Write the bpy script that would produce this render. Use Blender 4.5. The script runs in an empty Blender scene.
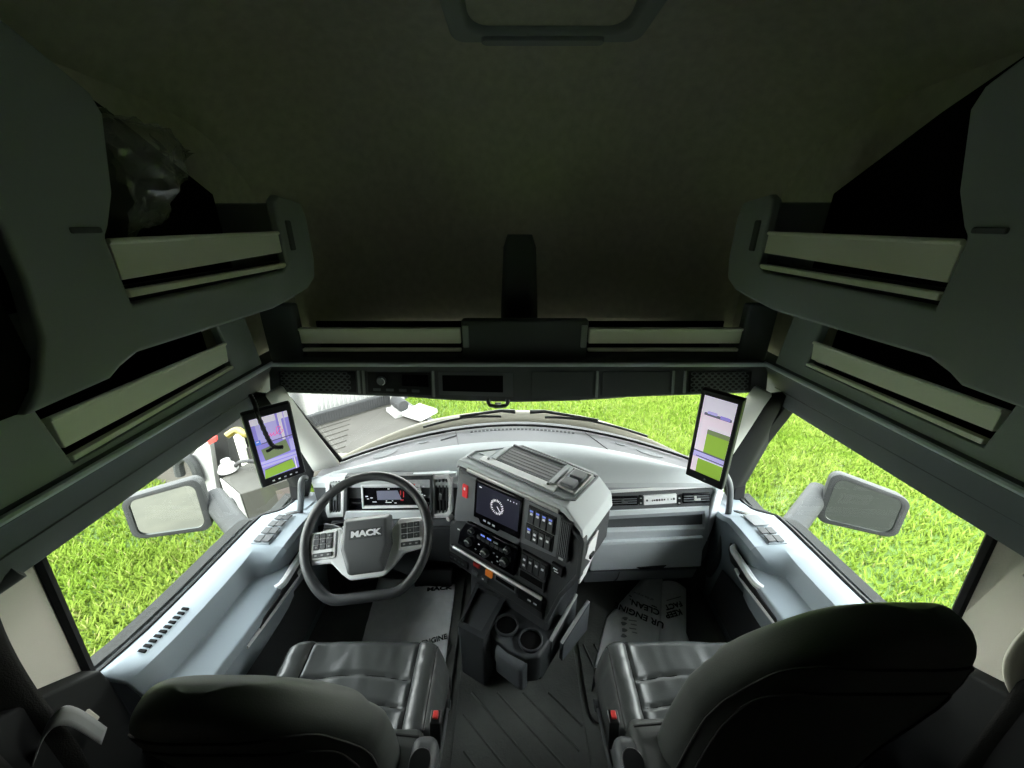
import bpy, bmesh, math, random
import numpy as np
from mathutils import Vector, Matrix, noise
from mathutils.bvhtree import BVHTree
random.seed(7); np.random.seed(7)
C = bpy.context.scene.collection
S = bpy.context.scene
R = math.radians
# ------------------------------------------------------------------ camera
CAM = Vector((-.025, 0, 1.78)); PITCH = 22.6; FPX = 385.0
cd = bpy.data.cameras.new('camera'); cam = bpy.data.objects.new('camera', cd); C.objects.link(cam)
cam.location = CAM; cam.rotation_euler = (R(90 - PITCH), 0, 0)
cd.sensor_width = 36; cd.lens = FPX / 1024 * 36; cd.clip_start = .02; cd.clip_end = 400
S.camera = cam
# ------------------------------------------------------------------ world, sun, exposure
w = bpy.data.worlds.new('sky'); S.world = w; w.use_nodes = True
nt = w.node_tree; nt.nodes.clear()
out = nt.nodes.new('ShaderNodeOutputWorld'); bg = nt.nodes.new('ShaderNodeBackground')
tc = nt.nodes.new('ShaderNodeTexCoord'); sx = nt.nodes.new('ShaderNodeSeparateXYZ'); rp = nt.nodes.new('ShaderNodeValToRGB')
nt.links.new(tc.outputs['Generated'], sx.inputs[0]); nt.links.new(sx.outputs['Z'], rp.inputs[0])
rp.color_ramp.elements[0].position = 0.0; rp.color_ramp.elements[0].color = (1, 1, .965, 1)
rp.color_ramp.elements[1].position = .7; rp.color_ramp.elements[1].color = (.88, .94, 1, 1)
nt.links.new(rp.outputs[0], bg.inputs[0]); nt.links.new(bg.outputs[0], out.inputs[0])
SKY = 17.0; SUN = 4
bg.inputs[1].default_value = SKY
sl = bpy.data.lights.new('sun', 'SUN'); sl.energy = SUN; sl.angle = R(6); sl.color = (1, .95, .86)
so = bpy.data.objects.new('sun', sl); C.objects.link(so); so.rotation_euler = (R(32), 0, R(-25)); so.location = (3, -4, 9)
S.view_settings.view_transform = 'Standard'; S.view_settings.look = 'None'
S.view_settings.gamma = 1; S.view_settings.exposure = 0.0; S.view_settings.use_curve_mapping = False
S.cycles.diffuse_bounces = 6; S.cycles.max_bounces = 14; S.cycles.transparent_max_bounces = 12

# ------------------------------------------------------------------ helpers
def ray(u, v):
    a = (u - 511.5) / FPX; b = (384 - v) / FPX; c, s = math.cos(R(PITCH)), math.sin(R(PITCH))
    return Vector((a, c + b * s, -s + b * c))
def P(u, v, x=None, y=None, z=None):          # a measured point of the photo on a known plane of the cab
    r = ray(u, v)
    t = (x - CAM.x) / r.x if x is not None else (y / r.y if y is not None else (z - CAM.z) / r.z)
    return CAM + r * t

class MB:
    def __init__(s, xf=None): s.bm = bmesh.new(); s.xf = xf; s.mi = 0
    def v(s, p):
        p = Vector(p); return s.bm.verts.new(s.xf(p) if s.xf else p)
    def f(s, vs):
        try:
            f = s.bm.faces.new(vs); f.material_index = s.mi; return f
        except ValueError: return None
    def quad(s, a, b, c, d): return s.f([s.v(a), s.v(b), s.v(c), s.v(d)])
    def poly(s, pts): return s.f([s.v(p) for p in pts])
    def box(s, x0, x1, y0, y1, z0, z1, m=None):
        q = [Vector(p) for p in ((x0,y0,z0),(x1,y0,z0),(x1,y1,z0),(x0,y1,z0),(x0,y0,z1),(x1,y0,z1),(x1,y1,z1),(x0,y1,z1))]
        if m: q = [m @ p for p in q]
        k = [s.v(p) for p in q]
        for i in ((0,3,2,1),(4,5,6,7),(0,1,5,4),(1,2,6,5),(2,3,7,6),(3,0,4,7)): s.f([k[j] for j in i])
        return s
    def hexa(s, q):                             # eight corners, bottom ring then top ring
        k = [s.v(p) for p in q]
        for i in ((0,3,2,1),(4,5,6,7),(0,1,5,4),(1,2,6,5),(2,3,7,6),(3,0,4,7)): s.f([k[j] for j in i])
        return s
    def prism(s, pts, ext):                     # polygon outline pushed along a vector
        ext = Vector(ext); a = [s.v(p) for p in pts]; b = [s.v(Vector(p) + ext) for p in pts]
        s.f(a); s.f(b[::-1]); n = len(a)
        for i in range(n): s.f([a[i], b[i], b[(i+1) % n], a[(i+1) % n]])
        return s
    def frame(s, outer, inner, ext):            # ring between two outlines of the same count, with depth
        ext = Vector(ext); n = len(outer)
        o = [s.v(p) for p in outer]; i_ = [s.v(p) for p in inner]
        o2 = [s.v(Vector(p) + ext) for p in outer]; i2 = [s.v(Vector(p) + ext) for p in inner]
        for k in range(n):
            j = (k + 1) % n
            s.f([o[k], o[j], i_[j], i_[k]]); s.f([o2[k], i2[k], i2[j], o2[j]])
            s.f([o[k], o2[k], o2[j], o[j]]); s.f([i_[k], i_[j], i2[j], i2[k]])
        return s
    def grid(s, fn, nu, nv, closed_u=False):    # fn(i/nu, j/nv) -> point
        g = [[s.v(fn(i / nu, j / nv)) for j in range(nv + 1)] for i in range(nu + (0 if closed_u else 1))]
        m = len(g)
        for i in range(nu):
            for j in range(nv):
                a, b = g[i % m], g[(i + 1) % m]
                s.f([a[j], b[j], b[j+1], a[j+1]])
        return g
    def tube(s, pts, r, n=8, closed=False, flat=1.0, cap=True):
        pts = [Vector(p) for p in pts]; N = len(pts); rings = []
        rr = r if isinstance(r, (list, tuple)) else [r] * N
        up = None
        for i, p in enumerate(pts):
            a = pts[(i - 1) % N] if (closed or i > 0) else p
            b = pts[(i + 1) % N] if (closed or i < N - 1) else p
            t = (b - a).normalized()
            if up is None:
                up = t.orthogonal().normalized()
            up = (up - t * up.dot(t)); up = up.normalized() if up.length > 1e-6 else t.orthogonal().normalized()
            sd = t.cross(up)
            rings.append([s.v(p + (up * math.cos(2*math.pi*k/n) + sd * math.sin(2*math.pi*k/n) * flat) * rr[i]) for k in range(n)])
        for i in range(N if closed else N - 1):
            a, b = rings[i], rings[(i + 1) % N]
            off = 0
            if closed and i == N - 1:
                off = min(range(n), key=lambda o: (a[0].co - b[o].co).length)
            for k in range(n): s.f([a[k], a[(k+1) % n], b[(k+1+off) % n], b[(k+off) % n]])
        if not closed and cap: s.f(rings[0][::-1]); s.f(rings[-1])
        return s
    def cyl(s, p, axis, r, h, n=20, r2=None):
        axis = Vector(axis).normalized(); p = Vector(p)
        return s.tube([p, p + axis * h], [r, r if r2 is None else r2], n)
    def rrect(s, x0, x1, y0, y1, z0, z1, r, n=5):     # upright slab with rounded corners in x-y
        return s.prism(rr_pts(x0, x1, y0, y1, r, n, lambda a, b: (a, b, z0)), (0, 0, z1 - z0))
def rr_pts(x0, x1, y0, y1, r, n=5, fn=lambda a, b: (a, b, 0)):
    o = []
    for cx, cy, a0 in ((x1-r, y0+r, -90), (x1-r, y1-r, 0), (x0+r, y1-r, 90), (x0+r, y0+r, 180)):
        for k in range(n + 1):
            t = R(a0 + 90 * k / n); o.append(fn(cx + r*math.cos(t), cy + r*math.sin(t)))
    return o
WL = {}
def wloc(o): return WL.get(o.name, Vector((0, 0, 0)))
def obj(name, mb, mat, parent=None, bevel=0, smooth=40, seg=2, sub=0, label=None):
    bm = mb.bm if isinstance(mb, MB) else mb
    bmesh.ops.recalc_face_normals(bm, faces=bm.faces[:])
    co = np.array([v.co[:] for v in bm.verts]); c = Vector(((co.min(0) + co.max(0)) / 2).tolist())
    if parent is None: c.z = float(co[:, 2].min())
    for v in bm.verts: v.co -= c
    me = bpy.data.meshes.new(name); bm.to_mesh(me); bm.free()
    for m in (mat if isinstance(mat, (list, tuple)) else [mat]): me.materials.append(m)
    o = bpy.data.objects.new(name, me); C.objects.link(o); WL[o.name] = c
    if parent is not None: o.parent = parent; o.location = c - wloc(parent)
    else: o.location = c
    if smooth:
        me.polygons.foreach_set('use_smooth', [True] * len(me.polygons)); me.set_sharp_from_angle(angle=R(smooth))
    if bevel:
        b = o.modifiers.new('bevel', 'BEVEL'); b.width = bevel; b.segments = seg; b.limit_method = 'ANGLE'; b.angle_limit = R(35); b.harden_normals = True
    if sub:
        b = o.modifiers.new('smooth', 'SUBSURF'); b.levels = sub; b.render_levels = sub
    if label: o['label'] = label
    return o
def thing(name, label, cat, loc, group=None):
    o = bpy.data.objects.new(name, None); C.objects.link(o); o.empty_display_size = .05
    o.location = loc; WL[o.name] = Vector(loc); o['label'] = label; o['category'] = cat
    if group: o['group'] = group
    return o
def tag(o, label, cat, group=None, kind=None):
    o['label'] = label; o['category'] = cat
    if group: o['group'] = group
    if kind: o['kind'] = kind
    return o
def struct(name, mb, mat, parent=None, label=None, **k):
    o = obj(name, mb, mat, parent, **k)
    if parent is None: o['kind'] = 'structure'
    if label: o['label'] = label
    return o
def text(name, s, size, mat, parent, org, ux, uy, depth=.0006, align='CENTER', shear=0, sx=1.0, bold=0.0):
    cu = bpy.data.curves.new(name, 'FONT'); cu.body = s; cu.size = size; cu.align_x = align; cu.align_y = 'CENTER'
    cu.extrude = depth; cu.shear = shear; cu.offset = bold
    o = bpy.data.objects.new(name + '_tmp', cu); C.objects.link(o)
    me = bpy.data.meshes.new_from_object(o.evaluated_get(bpy.context.evaluated_depsgraph_get()))
    bpy.data.objects.remove(o); bpy.data.curves.remove(cu)
    ux = Vector(ux).normalized(); uy = Vector(uy); uy = (uy - ux * uy.dot(ux)).normalized(); uz = ux.cross(uy); org = Vector(org)
    for v in me.vertices: v.co = ux * v.co.x * sx + uy * v.co.y + uz * v.co.z
    me.materials.append(mat); me.name = name
    t = bpy.data.objects.new(name, me); C.objects.link(t); WL[t.name] = org
    t.parent = parent; t.location = org - wloc(parent)
    return t
def smooth_path(pts, n=6, closed=False):        # Catmull-Rom
    pts = [Vector(p) for p in pts]; N = len(pts); o = []
    for i in range(N if closed else N - 1):
        g = (lambda k: pts[k % N]) if closed else (lambda k: pts[max(0, min(N-1, k))])
        a, b, c, d = g(i-1), g(i), g(i+1), g(i+2)
        for k in range(n):
            t = k / n
            o.append(.5 * ((2*b) + (c-a)*t + (2*a-5*b+4*c-d)*t*t + (3*b-a-3*c+d)*t**3))
    if not closed: o.append(pts[-1])
    return o
def lerp(a, b, t): return a + (b - a) * t
def interp(x, tab):
    xs = [t[0] for t in tab]; ys = [t[1] for t in tab]
    return float(np.interp(x, xs, ys))

# ------------------------------------------------------------------ materials
MATS = {}
def mat(name, col, rough=.5, metal=0, bump=0, bscale=300, var=0, vscale=4, spec=.5, emit=0, sheen=0, trans=0, detail=3, coat=0):
    m = bpy.data.materials.new(name); m.use_nodes = True; n = m.node_tree; b = n.nodes['Principled BSDF']
    b.inputs['Base Color'].default_value = (*col, 1); b.inputs['Roughness'].default_value = rough
    b.inputs['Metallic'].default_value = metal; b.inputs['Specular IOR Level'].default_value = spec
    if coat: b.inputs['Coat Weight'].default_value = coat; b.inputs['Coat Roughness'].default_value = .1
    if sheen: b.inputs['Sheen Weight'].default_value = sheen
    if emit: b.inputs['Emission Color'].default_value = (*col, 1); b.inputs['Emission Strength'].default_value = emit
    if bump or var:
        t = n.nodes.new('ShaderNodeTexCoord')
    if bump:
        x = n.nodes.new('ShaderNodeTexNoise'); x.inputs['Scale'].default_value = bscale; x.inputs['Detail'].default_value = detail
        k = n.nodes.new('ShaderNodeBump'); k.inputs['Strength'].default_value = bump; k.inputs['Distance'].default_value = .004
        n.links.new(t.outputs['Object'], x.inputs['Vector']); n.links.new(x.outputs['Fac'], k.inputs['Height']); n.links.new(k.outputs[0], b.inputs['Normal'])
    if var:
        x = n.nodes.new('ShaderNodeTexNoise'); x.inputs['Scale'].default_value = vscale; x.inputs['Detail'].default_value = 4
        r = n.nodes.new('ShaderNodeValToRGB'); n.links.new(t.outputs['Object'], x.inputs['Vector']); n.links.new(x.outputs['Fac'], r.inputs[0])
        r.color_ramp.elements[0].position = .3; r.color_ramp.elements[1].position = .7
        r.color_ramp.elements[0].color = (*[c * (1 - var) for c in col], 1); r.color_ramp.elements[1].color = (*[min(1, c * (1 + var)) for c in col], 1)
        n.links.new(r.outputs[0], b.inputs['Base Color'])
    MATS[name] = m; return m
M = MATS
mat('headliner', (.58, .565, .48), .95, bump=.5, bscale=500, var=.08, vscale=30, spec=.1)
mat('overhead', (.32, .35, .345), .6, bump=.15, bscale=700, spec=.3)
mat('overhead_dark', (.092, .102, .103), .6, bump=.15, bscale=700, spec=.3)
mat('void_shade', (.006, .006, .006), .9, spec=.1)  # near-black painted in for the shade inside openings
mat('rail', (.86, .87, .72), .45, spec=.4)
mat('lit_lip', (.55, .60, .64), .45)  # paler than the fascia: caught light painted into the edge beads
mat('charcoal', (.05, .054, .057), .5, bump=.1, bscale=600, spec=.4)
mat('charcoal_face', (.13, .14, .148), .55, bump=.1, bscale=700, spec=.4)
mat('black', (.010, .011, .012), .35)
mat('gloss_black', (.006, .006, .008), .08)
mat('pad', (.50, .533, .55), .6, bump=.12, bscale=600, spec=.2)
mat('pad_mid', (.31, .33, .35), .55, bump=.1, bscale=600, spec=.35)
mat('door_blue', (.27, .312, .342), .55, bump=.08, bscale=600, spec=.2)
mat('door_dark', (.16, .185, .205), .55, bump=.08, bscale=600, spec=.35)  # darker blue-grey plastic of the door switch panel
mat('defrost', (.22, .22, .23), .7, bump=.2, bscale=500, spec=.25)
mat('silver', (.62, .62, .60), .3, metal=.7)
mat('satin', (.52, .53, .525), .35, metal=.1)
mat('chrome', (.85, .85, .85), .08, metal=1)
mat('leather', (.06, .064, .063), .33, bump=.08, bscale=420, spec=.55)
mat('leather_matte', (.036, .040, .037), .55, bump=.08, bscale=420, spec=.4)
mat('bright', (.74, .755, .76), .4, spec=.4); mat('pad_lifted', (.66, .70, .725), .55, bump=.12, bscale=600, spec=.35)  # second pad grey, lightened to offset the shade on lower dash parts
mat('stitch', (.006, .006, .006), .8)
mat('wheel_leather', (.036, .039, .041), .42, bump=.2, bscale=500, spec=.45)
mat('hub', (.085, .091, .095), .5, bump=.1, bscale=700, spec=.4)
mat('rubber', (.105, .108, .098), .55, bump=.3, bscale=120, var=.25, vscale=5, spec=.35)
mat('paper', (.96, .965, .96), .85, bump=.5, bscale=22, var=.10, vscale=14, spec=.1)
mat('ink', (.015, .015, .017), .7)
mat('ink_grey', (.30, .31, .31), .8)
mat('cream', (.52, .50, .43), .6, bump=.1, bscale=500, spec=.3)
mat('pillar_light', (.70, .705, .665), .6, bump=.1, bscale=500, spec=.3)
mat('rubber_seal', (.010, .0105, .011), .65, spec=.15)
mat('red', (.65, .04, .035), .35)
mat('red_lit', (.55, .03, .035), .4, emit=.35)
mat('orange', (.75, .22, .03), .4, emit=.25)
mat('blue_mark', (.18, .25, .75), .5, emit=.5)
mat('white_mark', (.85, .87, .9), .5)
mat('white_paint', (.26, .26, .25), .5, spec=.2)
mat('curtain', (.018, .018, .017), .95, bump=.4, bscale=400, spec=.1)
mat('belt', (.22, .225, .22), .7)
mat('hood', (.15, .14, .105), .6, spec=.15)
mat('deck', (.044, .0415, .037), .8, bump=.3, bscale=60, var=.12, vscale=3, spec=.1)
mat('side_grey', (.028, .0285, .029), .7, var=.08, vscale=6, spec=.1)
mat('gravel', (.05, .044, .033), .95, bump=.6, bscale=40, var=.2, vscale=2)
mat('mirror_shell', (.027, .0285, .0285), .6, spec=.12)
mat('mirror_glass', (.50, .54, .50), .02, metal=1)
mat('arm_grey', (.034, .0355, .035), .6, spec=.12)
mat('box_grey', (.040, .039, .034), .7, var=.1, vscale=6, spec=.1)
mat('dark_steel', (.011, .011, .011), .6)
mat('yellow', (.10, .077, .004), .4)
mat('soil', (.045, .085, .008), .95, var=.3, vscale=1.5)
mat('cab_skin', (.022, .023, .022), .8, spec=.1)
mat('pink', (.085, .068, .065), .6)
mat('trim_dark', (.016, .017, .017), .8, spec=.12)
def screen_mat(name, col, e): return mat(name, col, .3, emit=e)
screen_mat('scr_lav', (.24, .21, .55), .75); screen_mat('scr_lav2', (.42, .39, .72), .7); screen_mat('scr_green', (.17, .22, .11), .6)
screen_mat('scr_lgreen', (.24, .40, .05), .65); screen_mat('scr_pale', (.66, .62, .74), .7); screen_mat('scr_pink', (.66, .55, .64), .75)
screen_mat('scr_red', (.75, .08, .25), .7); screen_mat('scr_blue', (.08, .2, .75), .7); screen_mat('scr_dark', (.10, .09, .16), .6)
mat('tray_grey', (.20, .205, .21), .6); screen_mat('scr_navy', (.020, .021, .036), .35); screen_mat('scr_white', (.8, .8, .85), .7); screen_mat('scr_grey', (.13, .14, .19), .45)
def glass_mat(name, tint, gloss=.5):
    m = bpy.data.materials.new(name); m.use_nodes = True; n = m.node_tree; n.nodes.clear()
    o = n.nodes.new('ShaderNodeOutputMaterial'); t = n.nodes.new('ShaderNodeBsdfTransparent'); g = n.nodes.new('ShaderNodeBsdfGlossy')
    f = n.nodes.new('ShaderNodeFresnel'); x = n.nodes.new('ShaderNodeMixShader'); f.inputs['IOR'].default_value = 1.0 + gloss * .9
    g.inputs['Roughness'].default_value = .02; t.inputs[0].default_value = (*tint, 1)
    ge = n.nodes.new('ShaderNodeNewGeometry'); mu = n.nodes.new('ShaderNodeMath'); mu.operation = 'MULTIPLY_ADD'; mu.inputs[1].default_value = -1; mu.inputs[2].default_value = 1
    m2 = n.nodes.new('ShaderNodeMath'); m2.operation = 'MULTIPLY'
    n.links.new(ge.outputs['Backfacing'], mu.inputs[0]); n.links.new(mu.outputs[0], m2.inputs[0]); n.links.new(f.outputs[0], m2.inputs[1])
    n.links.new(m2.outputs[0], x.inputs[0]); n.links.new(t.outputs[0], x.inputs[1]); n.links.new(g.outputs[0], x.inputs[2]); n.links.new(x.outputs[0], o.inputs[0])
    MATS[name] = m
glass_mat('glass', (.95, .97, .95), .35); glass_mat('film', (.80, .80, .78), .75)
def milky(m, k):
    n = m.node_tree; o = n.nodes['Material Output']; s0 = o.inputs[0].links[0].from_socket; d = n.nodes.new('ShaderNodeBsdfDiffuse'); d.inputs[0].default_value = (.9, .9, .86, 1); x = n.nodes.new('ShaderNodeMixShader'); x.inputs[0].default_value = k
    n.links.new(s0, x.inputs[1]); n.links.new(d.outputs[0], x.inputs[2]); n.links.new(x.outputs[0], o.inputs[0])
milky(M['film'], .12)
def grass_mat():
    m = bpy.data.materials.new('grass'); m.use_nodes = True; n = m.node_tree; n.nodes.clear()
    o = n.nodes.new('ShaderNodeOutputMaterial'); d = n.nodes.new('ShaderNodeBsdfDiffuse'); t = n.nodes.new('ShaderNodeBsdfTranslucent')
    a = n.nodes.new('ShaderNodeAttribute'); a.attribute_name = 'tint'; x = n.nodes.new('ShaderNodeMixShader'); x.inputs[0].default_value = .35
    n.links.new(a.outputs['Color'], d.inputs[0]); n.links.new(a.outputs['Color'], t.inputs[0])
    n.links.new(d.outputs[0], x.inputs[1]); n.links.new(t.outputs[0], x.inputs[2]); n.links.new(x.outputs[0], o.inputs[0])
    MATS['grass'] = m
grass_mat()

# ================================================================== OUTSIDE GROUND
GZ = -1.30
mb = MB(); mb.quad((-60, -2.5, GZ), (60, -2.5, GZ), (60, 80, GZ), (-60, 80, GZ)); lawn = struct('ground_lawn', mb, M['soil'])
mb = MB(); mb.quad((-60, -60, GZ), (60, -60, GZ), (60, -2.5, GZ), (-60, -2.5, GZ)); struct('ground_gravel', mb, M['gravel'])
TRK = [P(150, 474, z=GZ + .006), P(214, 520, z=GZ + .006), P(262, 515, z=GZ + .006), P(330, 440, z=GZ + .006), P(290, 395, z=GZ + .006), P(180, 420, z=GZ + .006)]
mb = MB(); mb.poly(TRK); struct('ground_track', mb, M['gravel'])
def blades():
    zones = [(1.2, 9.5, -.6, 8.5, 120000), (-8.0, -1.2, -.6, 3.0, 80000), (-2.0, 5.5, 3.8, 10.5, 85000), (-9, -2.0, 2.8, 7.5, 60000)]
    X = []; Y = []
    for x0, x1, y0, y1, k in zones:
        X.append(np.random.uniform(x0, x1, k)); Y.append(np.random.uniform(y0, y1, k))
    X = np.concatenate(X); Y = np.concatenate(Y)
    track = np.zeros(len(X), bool); j = len(TRK) - 1
    for i in range(len(TRK)):
        (xi, yi), (xj, yj) = TRK[i][:2], TRK[j][:2]
        track ^= ((yi > Y) != (yj > Y)) & (X < (xj - xi) * (Y - yi) / (yj - yi + 1e-9) + xi); j = i
    X = X[~track]; Y = Y[~track]; n = len(X)
    clump = np.array([noise.noise((x * 1.1, y * 1.1, 0)) for x, y in zip(X, Y)]); fine = np.array([noise.noise((x * 5, y * 5, 3)) for x, y in zip(X, Y)])
    h = np.random.uniform(.045, .09, n) * (1 + .25 * fine); az = np.random.uniform(0, 2*np.pi, n); wd = np.random.uniform(.005, .010, n)
    lean = np.random.uniform(.3, 1.1, n) * h; la = az + np.random.normal(0, .6, n) + 1.57
    B = np.stack([X, Y, np.full(n, GZ)], 1); dx = np.stack([np.cos(az), np.sin(az), 0*az], 1) * wd[:, None]
    T = B + np.stack([np.cos(la)*lean, np.sin(la)*lean, h], 1); Mid = B + (T - B) * .55 + np.stack([0*h, 0*h, .14*h], 1)
    V = np.stack([B - dx, B + dx, Mid + dx*.8, Mid - dx*.8, T], 1).reshape(-1, 3)
    me = bpy.data.meshes.new('grass'); me.vertices.add(5*n); me.vertices.foreach_set('co', V.ravel())
    base = (np.arange(n) * 5)[:, None]; L = np.concatenate([base + np.array([0, 1, 2, 3]), base + np.array([3, 2, 4])], 1).ravel()
    me.loops.add(7*n); me.loops.foreach_set('vertex_index', L); me.polygons.add(2*n)
    ls = (np.arange(n) * 7)[:, None] + np.array([0, 4]); me.polygons.foreach_set('loop_start', ls.ravel())
    me.update(calc_edges=True)
    r = np.random.rand(n)
    c0 = np.array(GR0); c1 = np.array(GR1); c2 = np.array((.20, .21, .07))
    k = np.clip(.5 + .45 * clump + .5 * (r - .5) + .3 * fine, 0, 1)[:, None]; col = c0 * (1 - k) + c1 * k
    dry = (np.random.rand(n) < .05)[:, None]; col = np.where(dry, c2, col)
    at = me.attributes.new('tint', 'FLOAT_COLOR', 'POINT'); cc = np.ones((n, 5, 4)); cc[:, :, :3] = col[:, None, :]
    at.data.foreach_set('color', cc.ravel().astype(np.float32)); me.materials.append(M['grass'])
    o = bpy.data.objects.new('grass', me); C.objects.link(o)
    tag(o, 'bright green mown grass growing all around the truck', 'grass', kind='stuff')
GR0 = (.084, .142, .014); GR1 = (.152, .205, .036)
blades()

# ================================================================== CAB SHELL
mb = MB(); mb.box(-1.12, 1.12, -1.2, 1.74, -.12, 0); struct('floor', mb, M['rubber'])
def cp(t):
    return None
CEIL = [(2.02, 1.26), (2.0, 1.70), (1.93, 2.02), (1.80, 2.22), (1.60, 2.34), (1.30, 2.385), (.6, 2.40), (-1.2, 2.40)]
cs = [Vector((0, a, b)) for a, b in CEIL]; cs = smooth_path(cs, 5)
def ceil_z(y): return float(np.interp(-y, [-p.y for p in cs], [p.z for p in cs]))
mb = MB()
def cf(u, v):
    k = u * (len(cs) - 1); i = min(int(k), len(cs) - 2); p = cs[i].lerp(cs[i+1], k - i); x = lerp(-1.16, 1.16, v)
    return (x, p.y - .06 * (abs(x) / 1.16) ** 5 * max(0, (p.y - 1.0)), p.z - .30 * (abs(x) / 1.16) ** 5 * min(1, max(0, (p.z - 1.3) / .8)))
mb.grid(cf, len(cs) - 1, 24)
ce = struct('ceiling', mb, M['headliner'], smooth=60)
so_ = ce.modifiers.new('thickness', 'SOLIDIFY'); so_.thickness = .03; so_.offset = 1
for sgn, nm in ((-1, 'left'), (1, 'right')):
    mb = MB()
    mb.box(*sorted((sgn*1.15, sgn*1.12)), -1.2, .50, -.3, 2.45)
    mb.box(*sorted((sgn*1.15, sgn*1.12)), .50, 2.05, 1.22, 2.45)
    mb.mi = 1
    mb.box(*sorted((sgn*1.17, sgn*1.152)), -2.4, .50, -.9, 2.6); mb.box(*sorted((sgn*1.17, sgn*1.152)), .50, 2.05, 1.22, 2.6)
    struct('wall_' + nm, mb, [M['headliner'], M['cab_skin']])
mb = MB(); mb.box(-1.16, 1.16, -1.24, -1.2, -.12, 2.45); struct('wall_back', mb, M['curtain'])
def base_y(x): return 1.685 - .225 * min(1.2, (x / .80) ** 2)
def base_z(x): return .862 - .062 * min(1.2, (x / .80) ** 2)
mb = MB(); FX = [-1.12, -1.0, -.88] + list(np.linspace(-.84, .84, 29)) + [.88, 1.0, 1.12]
mb.grid(lambda u, v: (FX[round(u*34)], base_y(FX[round(u*34)]) + .012 + .05 * (v < .5), lerp(-.3, (base_z(FX[round(u*34)]) - .012) if abs(FX[round(u*34)]) < .87 else .57, v)), 34, 2)
o = struct('wall_front', mb, M['charcoal'], smooth=50); m_ = o.modifiers.new('thickness', 'SOLIDIFY'); m_.thickness = .02; m_.offset = 0
# cab side header band above the door windows
for sgn, nm in ((-1, 'left'), (1, 'right')):
    mb = MB(); s = sgn
    pr_ = [(s*.945, 1.275), (s*.958, 1.262), (s*.985, 1.20), (s*1.0, 1.135), (s*1.12, 1.135), (s*1.12, 1.30), (s*.99, 1.30), (s*.955, 1.292)]
    mb.prism([(a, -.6, b) for a, b in pr_], (0, 2.02, 0))
    o = struct('trim_1' if s < 0 else 'trim_2', mb, M['overhead_dark'], bevel=.004)
    mb = MB(); mb.tube([(s*.950, -.6, 1.283), (s*.950, 1.40, 1.283)], .0085, 8); struct('edge_bead', mb, M['lit_lip'], o)
    mb = MB(); mb.box(*sorted((s*.9835, s*.9895)), -.2, 1.36, 1.197, 1.2005); struct('seam_line', mb, M['black'], o)
# pillars
def gp(x): return (x / .80) ** 2
def base_y(x): return 1.685 - .225 * min(1.2, gp(x))
def base_z(x): return .862 - .062 * min(1.2, gp(x))
def top_y(x): return 1.52 - .15 * min(1.3, (x/.92) ** 2)
for s in (-1, 1):
    lo = [(s*.795, base_y(.795), .79), (s*.90, 1.44, .78), (s*1.0, 1.50, .57), (s*1.04, 1.50, .57)]
    hi = [(s*.925, top_y(.925)+.01, 1.20), (s*.955, 1.33, 1.19), (s*.985, 1.32, 1.20), (s*1.04, 1.35, 1.20)]
    mb = MB()
    def pf(u, v):
        k = u * 3; i = min(int(k), 2); a = Vector(lo[i]).lerp(Vector(lo[i+1]), k - i); b = Vector(hi[i]).lerp(Vector(hi[i+1]), k - i)
        q = a.lerp(b, v); return q
    gg = mb.grid(pf, 3, 8)
    for k, f in enumerate(list(mb.bm.faces)): f.material_index = int(k >= 8)
    o = struct('trim_3' if s < 0 else 'trim_4', mb, [M['pillar_light'], M['rubber_seal']], smooth=50)
    m_ = o.modifiers.new('thickness', 'SOLIDIFY'); m_.thickness = .025; m_.offset = -1
    mb = MB(); mb.tube([(s*.79, base_y(.79) - .005, .80), (s*.922, top_y(.92), 1.19)], .009, 6); struct('glass_seal', mb, M['rubber_seal'], o)
    # rear pillar: light upper panel, dark lower trim
    mb = MB(); ye = .61 if s < 0 else .652; yz = [(ye, 1.19), (ye - .035, .80), (.46, .88), (.20, 1.02), (.20, 1.19)]
    mb.prism([(s*1.03, a, b) for a, b in yz], (s*.05, 0, 0)); struct('trim_5' if s < 0 else 'trim_6', mb, M['cream'], bevel=.006)
    mb = MB(); yz = [(ye - .03, .77), (.583, .0), (.1, .0), (.1, 1.10), (.20, 1.06), (.46, .905), (ye - .035, .815)]
    mb.prism([(s*.985, a, b) for a, b in yz], (s*.10, 0, 0)); struct('trim_7' if s < 0 else 'trim_8', mb, M['trim_dark'], bevel=.008)
    mb = MB(); mb.tube([(s*1.0, .56, 1.150), (s*1.035, .50, 1.130)], .02, 10); 
    struct('belt_cap', mb, M['charcoal'], o)
# windscreen
mb = MB()
mb.grid(lambda u, v: (lerp(-.80, .80, u) * lerp(1, 1.156, v), lerp(base_y(lerp(-.8, .8, u)), top_y(lerp(-.925, .925, u)), v), lerp(base_z(lerp(-.8, .8, u)) - .01, 1.20, v)), 28, 6)
o = struct('window_1', mb, M['glass'], smooth=60); m_ = o.modifiers.new('thickness', 'SOLIDIFY'); m_.thickness = .005
mb = MB(); mb.tube([(x, base_y(x) - .004, base_z(x) - .002) for x in np.linspace(-.80, .80, 30)], .006, 6); struct('glass_seal', mb, M['rubber_seal'], o)
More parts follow.
